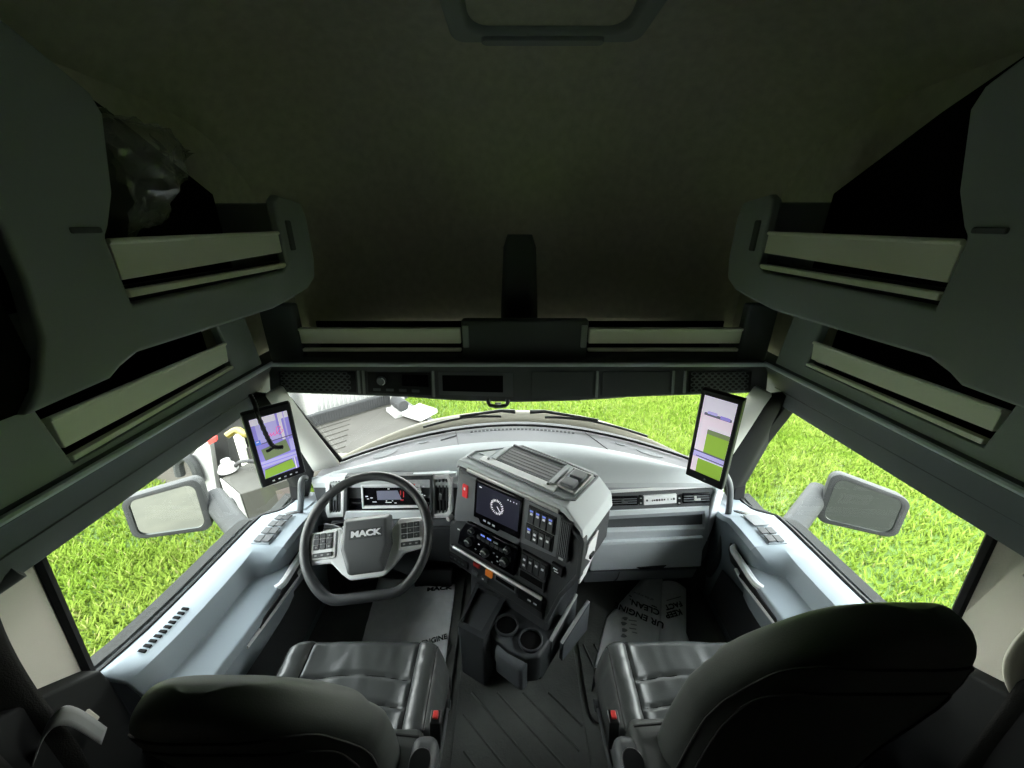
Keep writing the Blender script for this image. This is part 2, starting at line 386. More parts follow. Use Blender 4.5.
# ------------------------------------------------------------------ doors
SILL = [(.3, .86), (.50, .80), (.60, .765), (.72, .742), (.85, .727), (1.15, .705), (1.22, .695), (1.33, .625), (1.40, .598), (1.52, .592)]
def sill(y): return interp(y, SILL)
def make_door(s, nm):
    RR = [(1.034, -.03), (1.033, 0), (1.0, .002), (.952, -.016), (.935, -.06), (.93, -.10), (.93, -.14), (.935, -.22), (.945, -.34), (.965, -.58)]
    FF = [(1.034, -.03), (1.033, 0), (1.0, .0), (.945, -.005), (.90, -.009), (.856, -.013), (.848, -.028), (.880, -.13), (.93, -.25), (.965, -.50)]
    ys = [.58, .65, .72, .80, .88, .94, .98, 1.0, 1.02, 1.04, 1.06, 1.10, 1.15, 1.19, 1.22, 1.25, 1.28, 1.31, 1.35, 1.42, 1.50]
    def section(y):
        t = float(np.interp(y, [.98, 1.06], [0, 1])); o_ = []
        for j, (a, b) in enumerate(zip(RR, FF)):
            x, dz = lerp(a[0], b[0], t), lerp(a[1], b[1], t)
            if 3 < j < 8: x += .05 * float(np.interp(y, [1.25, 1.40], [0, 1]))
            o_.append((x, max(.02, sill(y) + dz)))
        return o_ + [(.975, .0)]
    secs = [section(y) for y in ys]
    mb = MB()
    mb.grid(lambda u, v: (s*secs[round(u*20)][round(v*10)][0], ys[round(u*20)], secs[round(u*20)][round(v*10)][1]), 20, 10)
    o = struct(nm, mb, M['door_blue'], smooth=28)
    m_ = o.modifiers.new('thickness', 'SOLIDIFY'); m_.thickness = .012; m_.offset = 0
    # outer skin
    mb = MB(); yy = [.56, .7, .85, 1.15, 1.22, 1.33, 1.40, 1.52]
    mb.prism([(s*1.085, y, sill(y) - .02) for y in yy] + [(s*1.085, 1.52, -.5), (s*1.085, .56, -.5)], (s*.04, 0, 0)); struct('door_skin', mb, M['cab_skin'], o)
    # window seal along the sill and up the front edge
    mb = MB(); mb.tube([(s*1.035, y, sill(y) + .004) for y in np.linspace(.575, 1.46, 30)], .009, 6)
    struct('sill_seal', mb, M['rubber_seal'], o)
    mb = MB()
    q = [(s*1.0, 1.515, .585), (s*1.0, 1.435, .59), (s*1.0, 1.467, .745), (s*1.0, 1.30, 1.145), (s*1.0, 1.36, 1.145), (s*1.0, 1.525, .745)]
    mb.prism(q, (s*.05, 0, 0)); mb.prism([(s*.992, 1.46, .59), (s*.992, 1.485, .745), (s*.992, 1.32, 1.145), (s*.992, 1.333, 1.145), (s*.992, 1.498, .745), (s*.992, 1.474, .59)], (s*.01, 0, 0))
    struct('window_frame', mb, M['rubber_seal'], o, bevel=.006)
    mb = MB(); ye = .61 if s < 0 else .652; mb.tube([(s*1.03, ye + .003, 1.14 if s < 0 else 1.185), (s*1.03, ye - .032, .765)], .011, 6); struct('rear_seal', mb, M['rubber_seal'], o)
    # long armrest pad with a sloping light top
    def arm(u, v):
        y = lerp(.585, 1.07, u); k = int(round(v * 5)); t = float(np.interp(y, [.60, 1.0, 1.07], [0, .0, .6]))
        pts = [(.945, sill(y) - .022), (.928 + .00*t, sill(y) - .078), (.838 + .02*t, sill(y) - .108), (.830 + .03*t, sill(y) - .132), (.862 + .02*t, sill(y) - .27), (.955, sill(y) - .30)]
        return (s*pts[k][0], y, pts[k][1])
    mb = MB(); g = mb.grid(arm, 9, 5); mb.f(g[-1]); mb.f(g[0][::-1]); struct('armrest', mb, M['door_blue'], o, smooth=25, bevel=.006)
    # map pocket wall and recess behind the pull handle
    mb = MB(); mb.prism([(s*.93, .62, .40), (s*.93, 1.12, .37), (s*.93, 1.30, .33), (s*.93, 1.34, .10), (s*.93, .62, .10)], (s*.04, 0, 0)); struct('door_pocket', mb, M['charcoal'], o, bevel=.012)
    mb = MB(); mb.prism([(s*.862, 1.075, .65), (s*.860, 1.20, .648), (s*.880, 1.23, .52), (s*.886, 1.20, .47), (s*.884, 1.08, .50)], (s*.02, 0, 0)); struct('handle_recess', mb, M['charcoal'], o, bevel=.01)
    # pull handle
    pts = smooth_path([(s*.880, 1.175, .585), (s*.848, 1.15, .592), (s*.838, 1.06, .602), (s*.838, .985, .604), (s*.872, .955, .600)], 5)
    mb = MB(); mb.tube(pts, .0135, 8); struct('pull_handle', mb, M['bright'], o, label='silver pull handle')
    pts = smooth_path([(s*.842, 1.10, .545), (s*.830, 1.03, .556), (s*.829, .90, .574), (s*.834, .775, .588)], 5)
    mb = MB(); mb.tube(pts, .007, 6); struct('door_strip', mb, M['bright'], o)
    mb = MB(); mb.prism([(s*.828, 1.06, .556), (s*.828, .92, .574), (s*.828, .83, .585), (s*.828, .86, .600), (s*.828, 1.0, .592), (s*.832, 1.06, .585)], (s*.02, 0, 0)); struct('release_recess', mb, M['black'], o)
    # switches on the ledge
    mb = MB()
    def led(y): return sill(y) - .004
    def pad_pts(y0, y1, x0, x1, h=.0): return [(s*x0, y0, led(y0) - .012*(1 if x0 < .9 else .3) + h), (s*x0, y1, led(y1) - .012*(1 if x0 < .9 else .3) + h), (s*x1, y1, led(y1) + h), (s*x1, y0, led(y0) + h)]
    mb.prism(pad_pts(1.06, 1.235, .90, .968, .004), (0, 0, .007)); struct('switch_panel', mb, M['door_dark'], o, bevel=.003)
    k = 0
    lay = [(1.065 + .042*i, .905 + .03*j) for i in range(4) for j in range(2)] if s < 0 else [(1.065 + .042*i, .905 + .03*j) for i in range(2) for j in range(2)]
    sw = None
    for (y, x) in lay:
        mb = MB(); mb.prism(pad_pts(y, y + .034, x, x + .025, .0125), (0, 0, .005)); struct('window_switch', mb, M['charcoal'], o, bevel=.002)
    if s > 0:
        mb = MB(); mb.prism(pad_pts(1.155, 1.228, .905, .962, .0115), (0, 0, .004)); struct('switch_blank', mb, M['charcoal_face'], o, bevel=.002)
    mb = MB(); yc = 1.300
    for i in range(6):
        y = yc - .035 + .014 * i; hw = .022 * math.sqrt(max(.1, 1 - ((i - 2.5) / 3.2) ** 2))
        z = sill(y) + .0035; mb.hexa([(s*(.955-hw), y-.004, z), (s*(.955+hw), y-.004, z), (s*(.955+hw), y+.004, z-.004), (s*(.955-hw), y+.004, z-.004), (s*(.955-hw), y-.004, z+.003), (s*(.955+hw), y-.004, z+.003), (s*(.955+hw), y+.004, z), (s*(.955-hw), y+.004, z)])
    struct('tweeter_grille', mb, M['black'], o)
    for i in range(10):
        y = .652 + .0148 * i; z = sill(y) + .0012
        mb = MB(); mb.hexa([(s*.976, y, z-.004), (s*.992, y, z-.004), (s*.992, y+.0075, z-.006), (s*.976, y+.0075, z-.006), (s*.976, y, z+.0035), (s*.992, y, z+.0060), (s*.992, y+.0075, z+.0045), (s*.976, y+.0075, z+.002)]); struct('vent_slot', mb, M['void_shade'], o)
    # side pane
    mb = MB(); yy = np.linspace(.585, 1.445, 14)
    ring = [(s*1.03, y, sill(y)) for y in yy] + [(s*1.03, 1.475, .745), (s*1.03, 1.31, 1.145), (s*1.03, .585, 1.145)]
    mb.prism(ring, (s*.005, 0, 0)); struct('window_2' if s < 0 else 'window_3', mb, M['glass'], smooth=0)
    return o
make_door(-1, 'door_1'); make_door(1, 'door_2')

def lift_right(o):            # the passenger side header climbs a little towards the sleeper
    base = Vector((0, 0, 0)); q = o
    while q is not None: base += q.location; q = q.parent
    if o.type == 'MESH':
        for v in o.data.vertices:
            y, z = v.co.y + base.y, v.co.z + base.z
            v.co.z += .05 * min(1.3, max(0, (1.38 - y) / .75)) * float(np.interp(z, [.9, 1.12, 1.345, 1.43], [0, 1, .9, .25]))
    for c_ in o.children: lift_right(c_)
for nm in ('trim_2', 'window_3', 'trim_6'): lift_right(bpy.data.objects[nm])
# ================================================================== OVERHEAD STORAGE
def upper_cabinet(s):
    sd = 'left' if s < 0 else 'right'
    lab = 'dark grey overhead cabinet above the driver door with a plastic bag poking out' if s < 0 else 'dark grey overhead cabinet on the passenger side, upper one with nothing hanging out'
    t = thing('overhead_cabinet', lab, 'cabinet', (s*.95, .9, 1.52), 'upper side cabinets')
    r0 = .565 if s < 0 else .42
    yz = [(.50, 1.519), (.635, 1.526), (.66, 1.540), (.70, 1.554), (1.15, 1.546), (1.25, 1.556), (1.37, 1.572), (1.43, 1.60), (1.45, 1.66), (1.45, 1.80), (1.43, 1.845), (1.30, 1.86), (1.272, 1.845), (1.272, 1.665), (1.24, 1.645),
          (.725, 1.640), (.722, 1.758), (.735, 1.775), (.765, 1.83), (.80, 1.955), (.79, 1.985), (.70, 2.04), (.55, 2.10), (r0 - .3 if s > 0 else .46, 2.16)]
    if s < 0: yz += [(.50, 2.05), (.555, 1.90), (.578, 1.77), (.575, 1.70), (.562, 1.618), (.53, 1.55)]
    else: yz = [(r0 - .3, 1.519)] + yz[1:]
    mb = MB(); mb.prism([(s*.735, a, b) for a, b in yz], (s*.03, 0, 0)); obj('front_panel', mb, M['overhead'], t, bevel=.008, seg=3)
    if s < 0: mb = MB(); mb.box(*sorted((s*.75, s*1.1)), -.3, .55, 1.522, 2.2); obj('dark_filler', mb, M['void_shade'], t)  # solid black filler painted as the darkness of the opening
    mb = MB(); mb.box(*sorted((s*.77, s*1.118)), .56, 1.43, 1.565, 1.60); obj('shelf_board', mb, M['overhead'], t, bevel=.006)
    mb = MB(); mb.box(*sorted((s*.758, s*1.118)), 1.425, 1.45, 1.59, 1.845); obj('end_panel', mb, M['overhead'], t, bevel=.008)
    mb = MB(); mb.prism([(s*1.02, a, b) for a, b in ((.10, 1.6), (1.424, 1.6), (1.424, 1.87), (1.15, 2.03), (.8, 2.2), (.10, 2.3))], (s*.098, 0, 0)); obj('shade_panel', mb, M['void_shade'], t)  # black sheet cut to the outline of the shade inside the cabinet
    mb = MB(); mb.box(*sorted((s*.757, s*.77)), .73, 1.265, 1.642, 1.672); obj('slot_edge', mb, M['black'], t)
    mb = MB()
    mb.prism([(s*.742, .728, 1.752), (s*.742, 1.268, 1.755), (s*.742, 1.268, 1.698), (s*.742, .728, 1.684)], (s*.02, 0, 0)); mb.tube([(s*.742, .728, 1.751), (s*.742, 1.268, 1.754)], .006, 8)
    obj('retaining_rail', mb, M['rail'], t, bevel=.003, label='cream aluminium retaining rail')
    mb = MB(); mb.box(*sorted((s*.738, s*.76)), .728, 1.268, 1.652, 1.666); obj('lower_rail', mb, M['rail'], t, bevel=.003, label='cream aluminium lower rail')
    for y in (.80, 1.32):
        if y > 1: mb = MB(); mb.box(*sorted((s*.730, s*.745)), y - .015, y + .015, 1.70, 1.79); obj('latch_pad', mb, M['overhead_dark'], t, bevel=.005)
    mb = MB(); mb.box(*sorted((s*.73, s*.745)), .665, .715, 1.765, 1.775); obj('label_tab', mb, M['overhead_dark'], t, bevel=.003)
    return t
def side_shelf(s):
    lab = 'low overhead shelf along the side over the driver door, behind the upper cabinet edge' if s < 0 else 'low overhead shelf along the side over the passenger door'
    t = thing('overhead_shelf', lab, 'shelf', (s*1.04, .8, 1.30), 'low side shelves')
    o_ = [(s*.965, -.55, 1.292), (s*.965, 1.37, 1.292), (s*1.02, 1.40, 1.62), (s*1.02, -.55, 1.62)]
    i_ = [(s*.968, .70, 1.302), (s*.968, 1.225, 1.325), (s*1.00, 1.245, 1.50), (s*1.00, .70, 1.50)]
    mb = MB(); mb.frame(o_, i_, (s*.03, 0, 0)); obj('shelf_face', mb, M['overhead'], t, bevel=.007)
    mb = MB(); mb.box(*sorted((s*1.0, s*1.118)), .65, 1.30, 1.285, 1.30); mb.box(*sorted((s*1.10, s*1.118)), .65, 1.30, 1.30, 1.56); obj('shelf_tray', mb, M['void_shade'], t)
    mb = MB(); mb.prism([(s*.978, .705, 1.408), (s*.978, 1.235, 1.412), (s*.978, 1.225, 1.352), (s*.978, .705, 1.338)], (s*.02, 0, 0)); mb.tube([(s*.98, .705, 1.407), (s*.98, 1.236, 1.411)], .0065, 8); obj('retaining_rail', mb, M['rail'], t, bevel=.003, label='cream aluminium retaining rail')
    mb = MB(); mb.prism([(s*.97, .705, 1.319), (s*.97, 1.23, 1.336), (s*.97, 1.23, 1.326), (s*.97, .705, 1.305)], (s*.02, 0, 0)); obj('lower_rail', mb, M['rail'], t, bevel=.003, label='cream aluminium lower rail')
    return t
for s in (-1, 1):
    t = upper_cabinet(s)
    if s > 0: t.location.y -= .032
    t = side_shelf(s)
lift_right(t)
t = thing('overhead_shelf', 'wide dark shelf above the windscreen with two rails and a raised centre block', 'shelf', (0, 1.6, 1.27))
mb = MB()
for x0, x1, z1 in ((-.99, -.855, 1.50), (-.222, .272, 1.44), (.872, .99, 1.50)): mb.box(x0, x1, 1.455, 1.50, 1.27, z1)
mb.box(-.99, .99, 1.455, 1.50, 1.265, 1.288)
obj('shelf_face', mb, M['overhead_dark'], t, bevel=.012, seg=3)
mb = MB(); mb.box(-1.1, 1.1, 1.46, 2.0, 1.235, 1.262); obj('shelf_board', mb, M['overhead_dark'], t)
for x0, x1 in ((-.853, -.225), (.275, .870)):
    mb = MB(); mb.box(x0, x1, 1.458, 1.475, 1.345, 1.402); mb.box(x0, x1, 1.452, 1.478, 1.396, 1.407); obj('retaining_rail', mb, M['rail'], t, bevel=.003, label='cream aluminium retaining rail')
    mb = MB(); mb.box(x0, x1, 1.456, 1.475, 1.312, 1.325); obj('lower_rail', mb, M['rail'], t, bevel=.003)
    mb = MB(); mb.box(x0, x1, 1.60, 1.61, 1.262, 1.40); obj('shelf_back', mb, M['void_shade'], t)
for x in (-.205, .255):
    mb = MB(); mb.box(x - .012, x + .012, 1.449, 1.46, 1.33, 1.42); obj('latch_pad', mb, M['overhead'], t, bevel=.004)
# header console under it
t = thing('header_console', 'dark header console above the windscreen with speaker grilles and radio slots', 'console', (0, 1.43, 1.11))
def hz(x): return interp(abs(x - .0), [(0, 1.129), (.25, 1.136), (.45, 1.152), (.95, 1.171)])
XS = np.linspace(-.965, .965, 33)
mb = MB()
prof = lambda x: [(1.395, 1.278), (1.397, 1.262), (1.372, hz(x) + .006), (1.378, hz(x)), (top_y(x) + .02, hz(x) + .02), (top_y(x) + .06, 1.24), (1.47, 1.278)]
mb.grid(lambda u, v: (lerp(-.965, .965, u), *prof(lerp(-.965, .965, u))[int(round(v * 7)) % 7]), 32, 7)
obj('console_body', mb, M['overhead_dark'], t, smooth=30)
mb = MB(); mb.tube([(x, 1.392, 1.281) for x in np.linspace(-.95, .95, 12)], .0085, 8); obj('edge_bead', mb, M['lit_lip'], t)
def HF(x, k, out=0):      # k = 0 at the top of the fascia, 1 at its bottom
    return Vector((x, lerp(1.397, 1.372, k) - out, lerp(1.262, hz(x) + .006, k)))
def hpanel(name, x0, x1, k0, k1, m, th=.006, out=0, **kw):
    mb = MB(); mb.prism([HF(x0, k0, out), HF(x1, k0, out), HF(x1, k1, out), HF(x0, k1, out)], (0, -th, 0)); return obj(name, mb, m, t, **kw)
for x0, x1 in ((-.925, -.63), (.66, .90)):
    g = hpanel('speaker_grille', x0, x1, .10, .90, M['black'], .005)
    mb = MB(); nrow = 7; dx = .0235
    for j in range(nrow):
        for i in range(int((x1 - x0 - .02) / dx)):
            cx = x0 + .018 + dx * (i + .5 * (j % 2)); k = .17 + .66 * j / (nrow - 1)
            ring = [(cx + .0125*math.cos(R(60*q+30)), k + .085*math.sin(R(60*q+30))) for q in range(6)]; inn = [(cx + .0085*math.cos(R(60*q+30)), k + .058*math.sin(R(60*q+30))) for q in range(6)]
            mb.frame([HF(a, b, .0055) for a, b in ring], [HF(a, b, .0055) for a, b in inn], (0, -.003, 0))
    obj('honeycomb_mesh', mb, M['charcoal_face'], g, smooth=0)
for x in (-.618, -.60, -.33, .305, .60, .645): hpanel('divider_rib', x - .005, x + .005, .06, .95, M['overhead'], .007, bevel=.002)
hpanel('control_panel', -.585, -.34, .12, .90, M['black'], .004, bevel=.004)
hpanel('control_screen', -.45, -.35, .2, .6, M['gloss_black'], .006)
c_ = HF(-.53, .42, .004)
mb = MB(); mb.cyl(c_, (0, -1, 0), .019, .012, 20, .016); kn = obj('rotary_knob', mb, M['charcoal_face'], t, bevel=.002)
mb = MB(); mb.tube([c_ + Vector((.015*math.cos(a), -.0125, .015*math.sin(a))) for a in np.linspace(-1.2, 1.2, 9)], .0018, 5); obj('knob_mark', mb, M['white_mark'], kn)
for i in range(4): hpanel('control_button', -.565 + .05*i, -.535 + .05*i, .72, .82, M['charcoal_face'], .006, bevel=.002)
hpanel('radio_slot', -.31, -.02, .10, .86, M['charcoal_face'], .003, bevel=.004)
hpanel('slot_mouth', -.295, -.06, .2, .72, M['void_shade'], .0045)
hpanel('blank_cover', .05, .29, .08, .90, M['overhead_dark'], .005, bevel=.004)
hpanel('blank_cover', .325, .585, .08, .90, M['overhead_dark'], .005, bevel=.004)
mb = MB(); q = HF(-.08, 1, .0); mb.tube(smooth_path([q + Vector((-.04, .0, .01)), q + Vector((-.033, 0, -.017)), q + Vector((0, 0, -.024)), q + Vector((.033, 0, -.017)), q + Vector((.04, 0, .01))], 4), .008, 8); obj('coat_hook', mb, M['charcoal'], t)
mb = MB(); mb.box(q.x - .012, q.x + .012, q.y - .004, q.y + .006, q.z - .020, q.z - .008); obj('hook_lens', mb, M['white_mark'], t, bevel=.002)
# tapered sensor tower on the shelf above the windscreen, roof hatch, plastic bag
mb = MB(); 
def tw(u, v):
    a = 2*math.pi*u; z = lerp(1.262, 1.74, v); r = interp(v, [(0, .085), (.5, .076), (.9, .066), (1, .05)])
    cx, cy = math.cos(a), math.sin(a); e = .5
    return (.006 + r*math.copysign(abs(cx)**e, cx), 1.66 + .06*math.copysign(abs(cy)**e, cy), z)
g = mb.grid(tw, 28, 10, closed_u=True); mb.f([r_[-1] for r_ in g]); mb.f([r_[0] for r_ in g][::-1])
o = obj('camera_housing', mb, M['charcoal'], None, smooth=50); tag(o, 'tapered dark plastic housing standing in the middle above the windscreen shelf', 'housing')
t = thing('roof_hatch', 'roof hatch with rounded frame and grey lens in the ceiling', 'hatch', (.10, 1.3, 2.30))
zc = 2.335
def hp(a, b, z): return (a, b, z)
mb = MB(); mb.frame(rr_pts(-.225, .40, .95, 1.64, .07, 6, lambda a, b: (a, b, zc)), rr_pts(-.16, .335, 1.0, 1.55, .06, 6, lambda a, b: (a, b, zc)), (0, 0, .07)); obj('hatch_frame', mb, M['overhead'], t, bevel=.015, seg=3)
mb = MB(); mb.prism(rr_pts(-.17, .345, .99, 1.56, .06, 6, lambda a, b: (a, b, zc + .045)), (0, 0, .015)); obj('hatch_panel', mb, M['headliner'], t)
mb = MB(); mb.prism(rr_pts(-.125, .275, 1.565, 1.61, .02, 5, lambda a, b: (a, b, zc - .012)), (0, 0, .02)); obj('lamp_lens', mb, M['pad_mid'], t, bevel=.004)
mb = MB()
def bag(u, v):
    a = 2*math.pi*u; y = lerp(.82, 1.02, v); r = .20 * (1 - v) ** .55 + .012
    yy = y + .05 * noise.noise((3*u, 4*v, 1)); c_, s_ = math.cos(a), math.sin(a)
    p = Vector((-.80 + .045*c_ + .02*noise.noise((5*c_, 6*v, s_*5)), yy + .0, 1.855 + .075*v + .56*r*s_))
    n = noise.noise((p.x*30, p.y*26, p.z*14)) * .016 + .012 * abs(noise.noise((p.x*60 + 4, p.y*40, p.z*22)))
    return p + Vector((c_*n, n*.7, s_*n))
g = mb.grid(bag, 60, 40, closed_u=True); mb.f([r_[-1] for r_ in g])
o = obj('plastic_bag', mb, M['film'], None, smooth=20); tag(o, 'crumpled clear plastic bag sticking out of the overhead cabinet on the steering wheel side', 'bag')

# ================================================================== DASHBOARD
D = thing('dashboard', 'wide two-tone grey dashboard under the windscreen with instrument cluster and glove box', 'dashboard', (0, 1.5, .2))
def pad_y(x): return 1.535 - .15 * (x / .75) ** 2
def pad_z(x): return base_z(x) - .006
LIPY = 1.335
def lipz(x): return .785
def padf(u, v):
    x = lerp(-.865, .865, u); a = Vector((x, LIPY, lipz(x) - .035)); b = Vector((x, LIPY - .006, lipz(x) - .008)); c_ = Vector((x, LIPY + .012, lipz(x) + .008)); e = Vector((x, pad_y(x), pad_z(x)))
    k = int(round(v * 9))
    if k == 0: return a
    if k == 1: return b
    if k == 2: return c_
    t = (k - 2) / 7; p = c_.lerp(e, t); p.z += .018 * math.sin(math.pi * t) * (1 if abs(x) < .8 else .4); return p
mb = MB(); mb.grid(padf, 40, 9); obj('dash_pad', mb, M['pad'], D, smooth=50)
mb = MB(); mb.grid(lambda u, v: (lerp(-.865, .865, u), lerp(pad_y(lerp(-.865,.865,u)) + .0005, max(base_y(lerp(-.865,.865,u)) + .005, pad_y(lerp(-.865,.865,u)) + .03), v), lerp(pad_z(lerp(-.865,.865,u)) - .004, base_z(lerp(-.865,.865,u)) - .012, v)), 40, 4)
obj('defrost_cover', mb, M['defrost'], D, smooth=50)
def DC(x, t, up=.0015):
    y = lerp(pad_y(x), base_y(x), t); return Vector((x, y, lerp(pad_z(x) - .004, base_z(x) - .012, (y - pad_y(x)) / max(.01, base_y(x) + .02 - pad_y(x))) + up))
for i in range(27):
    x = lerp(-.22, .27, i / 26); p = DC(x, .80)
    mb = MB(); mb.box(p.x - .0065, p.x + .0065, p.y - .006, p.y + .006, p.z - .002, p.z + .001); obj('defrost_slot', mb, M['black'], D)
for x0, x1 in ((-.30, -.27), (.33, .41)):
    mb = MB(); mb.tube([DC(x0, .95), DC(lerp(x0, x1, .5), .5), DC(x1, .02)], .0016, 5); obj('seam', mb, M['black'], D)
for x, t, rx, ry in ((-.60, .45, .05, .030), (-.44, .62, .022, .012), (.60, .48, .055, .022), (.48, .62, .022, .012)):
    mb = MB(); sp = base_y(x) - pad_y(x); mb.prism([DC(x + rx*math.cos(a), t + ry*math.sin(a)/sp, .0008) for a in np.linspace(0, 2*math.pi, 22)[:-1]], (0, 0, .0015)); obj('speaker_spot', mb, M['charcoal_face'], D)
mb = MB(); mb.tube([DC(-.36, .50, .002), DC(-.29, .66, .002)], .003, 6); obj('sun_sensor', mb, M['charcoal_face'], D)
# lower body
mb = MB()
yz = [(1.345, .765), (1.352, .60), (1.352, .50), (1.40, .44), (1.44, .36), (1.455, .20), (1.455, .15), (1.455, .77), (1.36, .775)]
mb.prism([(-.875, a, b) for a, b in yz], (.70, 0, 0)); obj('driver_body', mb, M['charcoal'], D, bevel=.006)
mb = MB()
yz = [(1.362, .765), (1.362, .57), (1.358, .36), (1.368, .30), (1.40, .25), (1.455, .20), (1.455, .15), (1.455, .77), (1.365, .775)]
mb.prism([(-.20, a, b) for a, b in yz], (1.09, 0, 0)); obj('passenger_body', mb, M['charcoal_face'], D, bevel=.008)
def Q(u, v, y=1.345): return P(u, v, y=y)
def face(name, px, m, th=.012, y=1.345, parent=D, **k):
    mb = MB(); mb.prism([Q(u, v, y) for u, v in px], (0, th, 0)); return obj(name, mb, m, parent, **k)
def ring(name, o_, i_, m, th=.02, y=1.345, parent=D, **k):
    mb = MB(); mb.frame([Q(u, v, y) for u, v in o_], [Q(u, v, y) for u, v in i_], (0, th, 0)); return obj(name, mb, m, parent, **k)
# driver side: brow, vents, instrument cluster
face('cluster_brow', [(326, 477), (456, 473.5), (456, 477.5), (327, 481)], M['pad'], .02, 1.328, bevel=.004)
def louver(nm, o_, i_, n, vertical=True, parent=D):
    r_ = ring(nm, o_, i_, M['bright'], .03, 1.325, parent, bevel=.003)
    a, b, c_, d_ = i_[0], i_[1], i_[-2], i_[-1]
    us = [p[0] for p in i_]; vs = [p[1] for p in i_]
    mb = MB(); mb.prism([Q(u, v, 1.349) for u, v in ((min(us), min(vs)), (max(us), min(vs)), (max(us), max(vs)), (min(us), max(vs)))], (0, .003, 0)); obj('vent_back', mb, M['void_shade'], r_)
    mb = MB()
    for i in range(n):
        u = lerp(min(us), max(us), (i + .5) / n); mb.prism([Q(u - .9, min(vs), 1.332), Q(u + .5, min(vs), 1.332), Q(u + .5, max(vs), 1.332), Q(u - .9, max(vs), 1.332)], (0, .014, 0))
    obj('vent_blades', mb, M['charcoal'], r_)
    mb = MB(); uc = sum(us)/len(us); vc = sum(vs)/len(vs); mb.prism([Q(uc-1.2, vc-3, 1.326), Q(uc+1.2, vc-3, 1.326), Q(uc+1.2, vc+3, 1.326), Q(uc-1.2, vc+3, 1.326)], (0, .01, 0)); obj('vent_tab', mb, M['charcoal_face'], r_, bevel=.001)
    return r_
louver('air_vent', [(328, 478), (345, 477), (343.5, 484), (343, 510), (345, 517), (327, 518), (325, 512), (325, 484)], [(330.5, 482), (340, 481), (340, 484), (340, 510), (340, 513), (330, 513.5), (329, 511), (329, 485)], 4)
louver('air_vent', [(432, 476), (448, 474.5), (452, 481), (452, 512), (447, 518), (432, 518.5), (431, 514), (431.5, 480)], [(434, 480), (446, 479), (448, 483), (448, 510), (445, 514), (434, 514.5), (434, 513), (434, 481)], 4)
cl = ring('cluster_hood', [(344, 477), (432, 475.5), (432, 519), (342, 521)], [(347, 481), (429, 480), (429, 513), (346, 514)], M['charcoal'], .03, 1.320, bevel=.004)
face('cluster_floor', [(345, 512), (430, 511), (430, 518.5), (343, 520)], M['pad_lifted'], .01, 1.317, cl, bevel=.003)
face('cluster_back', [(346, 480), (430, 479), (430, 515), (345, 515)], M['gloss_black'], .004, 1.3485, cl)
ring('display_frame', [(360, 484.5), (420, 483.5), (420, 508), (361.5, 509)], [(362, 486), (418, 485), (418, 506.3), (363, 507)], M['bright'], .016, 1.331, cl, bevel=.002)
face('display_glass', [(361.5, 485.5), (418.5, 484.5), (418.5, 507), (362, 508)], M['gloss_black'], .004, 1.339, cl)
face('display_screen', [(376, 491), (397, 490.5), (401, 499.5), (377, 500)], M['scr_grey'], .001, 1.3385, cl)
def dots(name, pts, r, m, y, parent):
    mb = MB()
    for u, v, su, sv in pts: mb.prism([Q(u - su, v - sv, y), Q(u + su, v - sv, y), Q(u + su, v + sv, y), Q(u - su, v + sv, y)], (0, .0008, 0))
    return obj(name, mb, m, parent)
dots('gauge_marks', [(366, 496.5, 1.4, .5), (371, 498, 1.2, .4), (367.5, 499, 1, .3), (374, 502, 2, .35), (388, 489, 1.0, .5), (388, 502.5, 3, .3), (395, 503, 1, .4), (386, 501, .6, .5), (392, 500.8, .6, .5), (375, 487, 1, .3)], 1, M['white_mark'], 1.338, cl)
dots('gauge_bars', [(400, 493, .4, 2.2), (403, 494.5, .4, 2.8), (401.5, 500, 1.5, .4)], 1, M['red_lit'], 1.338, cl)
dots('warning_lamps', [(408, 481.5, .6, .5), (411, 484, .5, .4), (430, 487.5, .6, .9), (414, 484.6, .6, .4)], 1, M['red_lit'], 1.327, cl)
dots('warning_icons', [(417, 488.7, 2.3, .4), (419, 491.5, 2.0, .4), (420, 494.5, 2.6, .4), (423, 486.5, .8, .6), (424, 495.5, .8, .4)], 1, M['white_mark'], 1.327, cl)
ls = face('light_switch_panel', [(317, 527), (348, 521), (348, 533), (318, 537)], M['gloss_black'], .012, 1.325, bevel=.004)
c_ = Q(327, 528.5, 1.322); mb = MB(); mb.cyl(c_, (0, -1, 0), .014, .018, 18, .012); obj('light_knob', mb, M['silver'], ls, bevel=.002)
c_ = Q(337, 527, 1.322); mb = MB(); mb.cyl(c_, (0, -1, 0), .009, .012, 14); obj('dimmer_knob', mb, M['charcoal_face'], ls, bevel=.001)
c_ = Q(344, 527.5, 1.322); mb = MB(); mb.cyl(c_, (0, -1, 0), .011, .010, 16); obj('key_switch', mb, M['silver'], ls, bevel=.001)
face('knee_panel', [(330, 523), (452, 519), (452, 526), (332, 530)], M['charcoal_face'], .02, 1.338, bevel=.004)
face('knee_cover', [(425, 528), (455, 528), (452, 562), (425, 560)], M['charcoal'], .02, 1.34, bevel=.004)
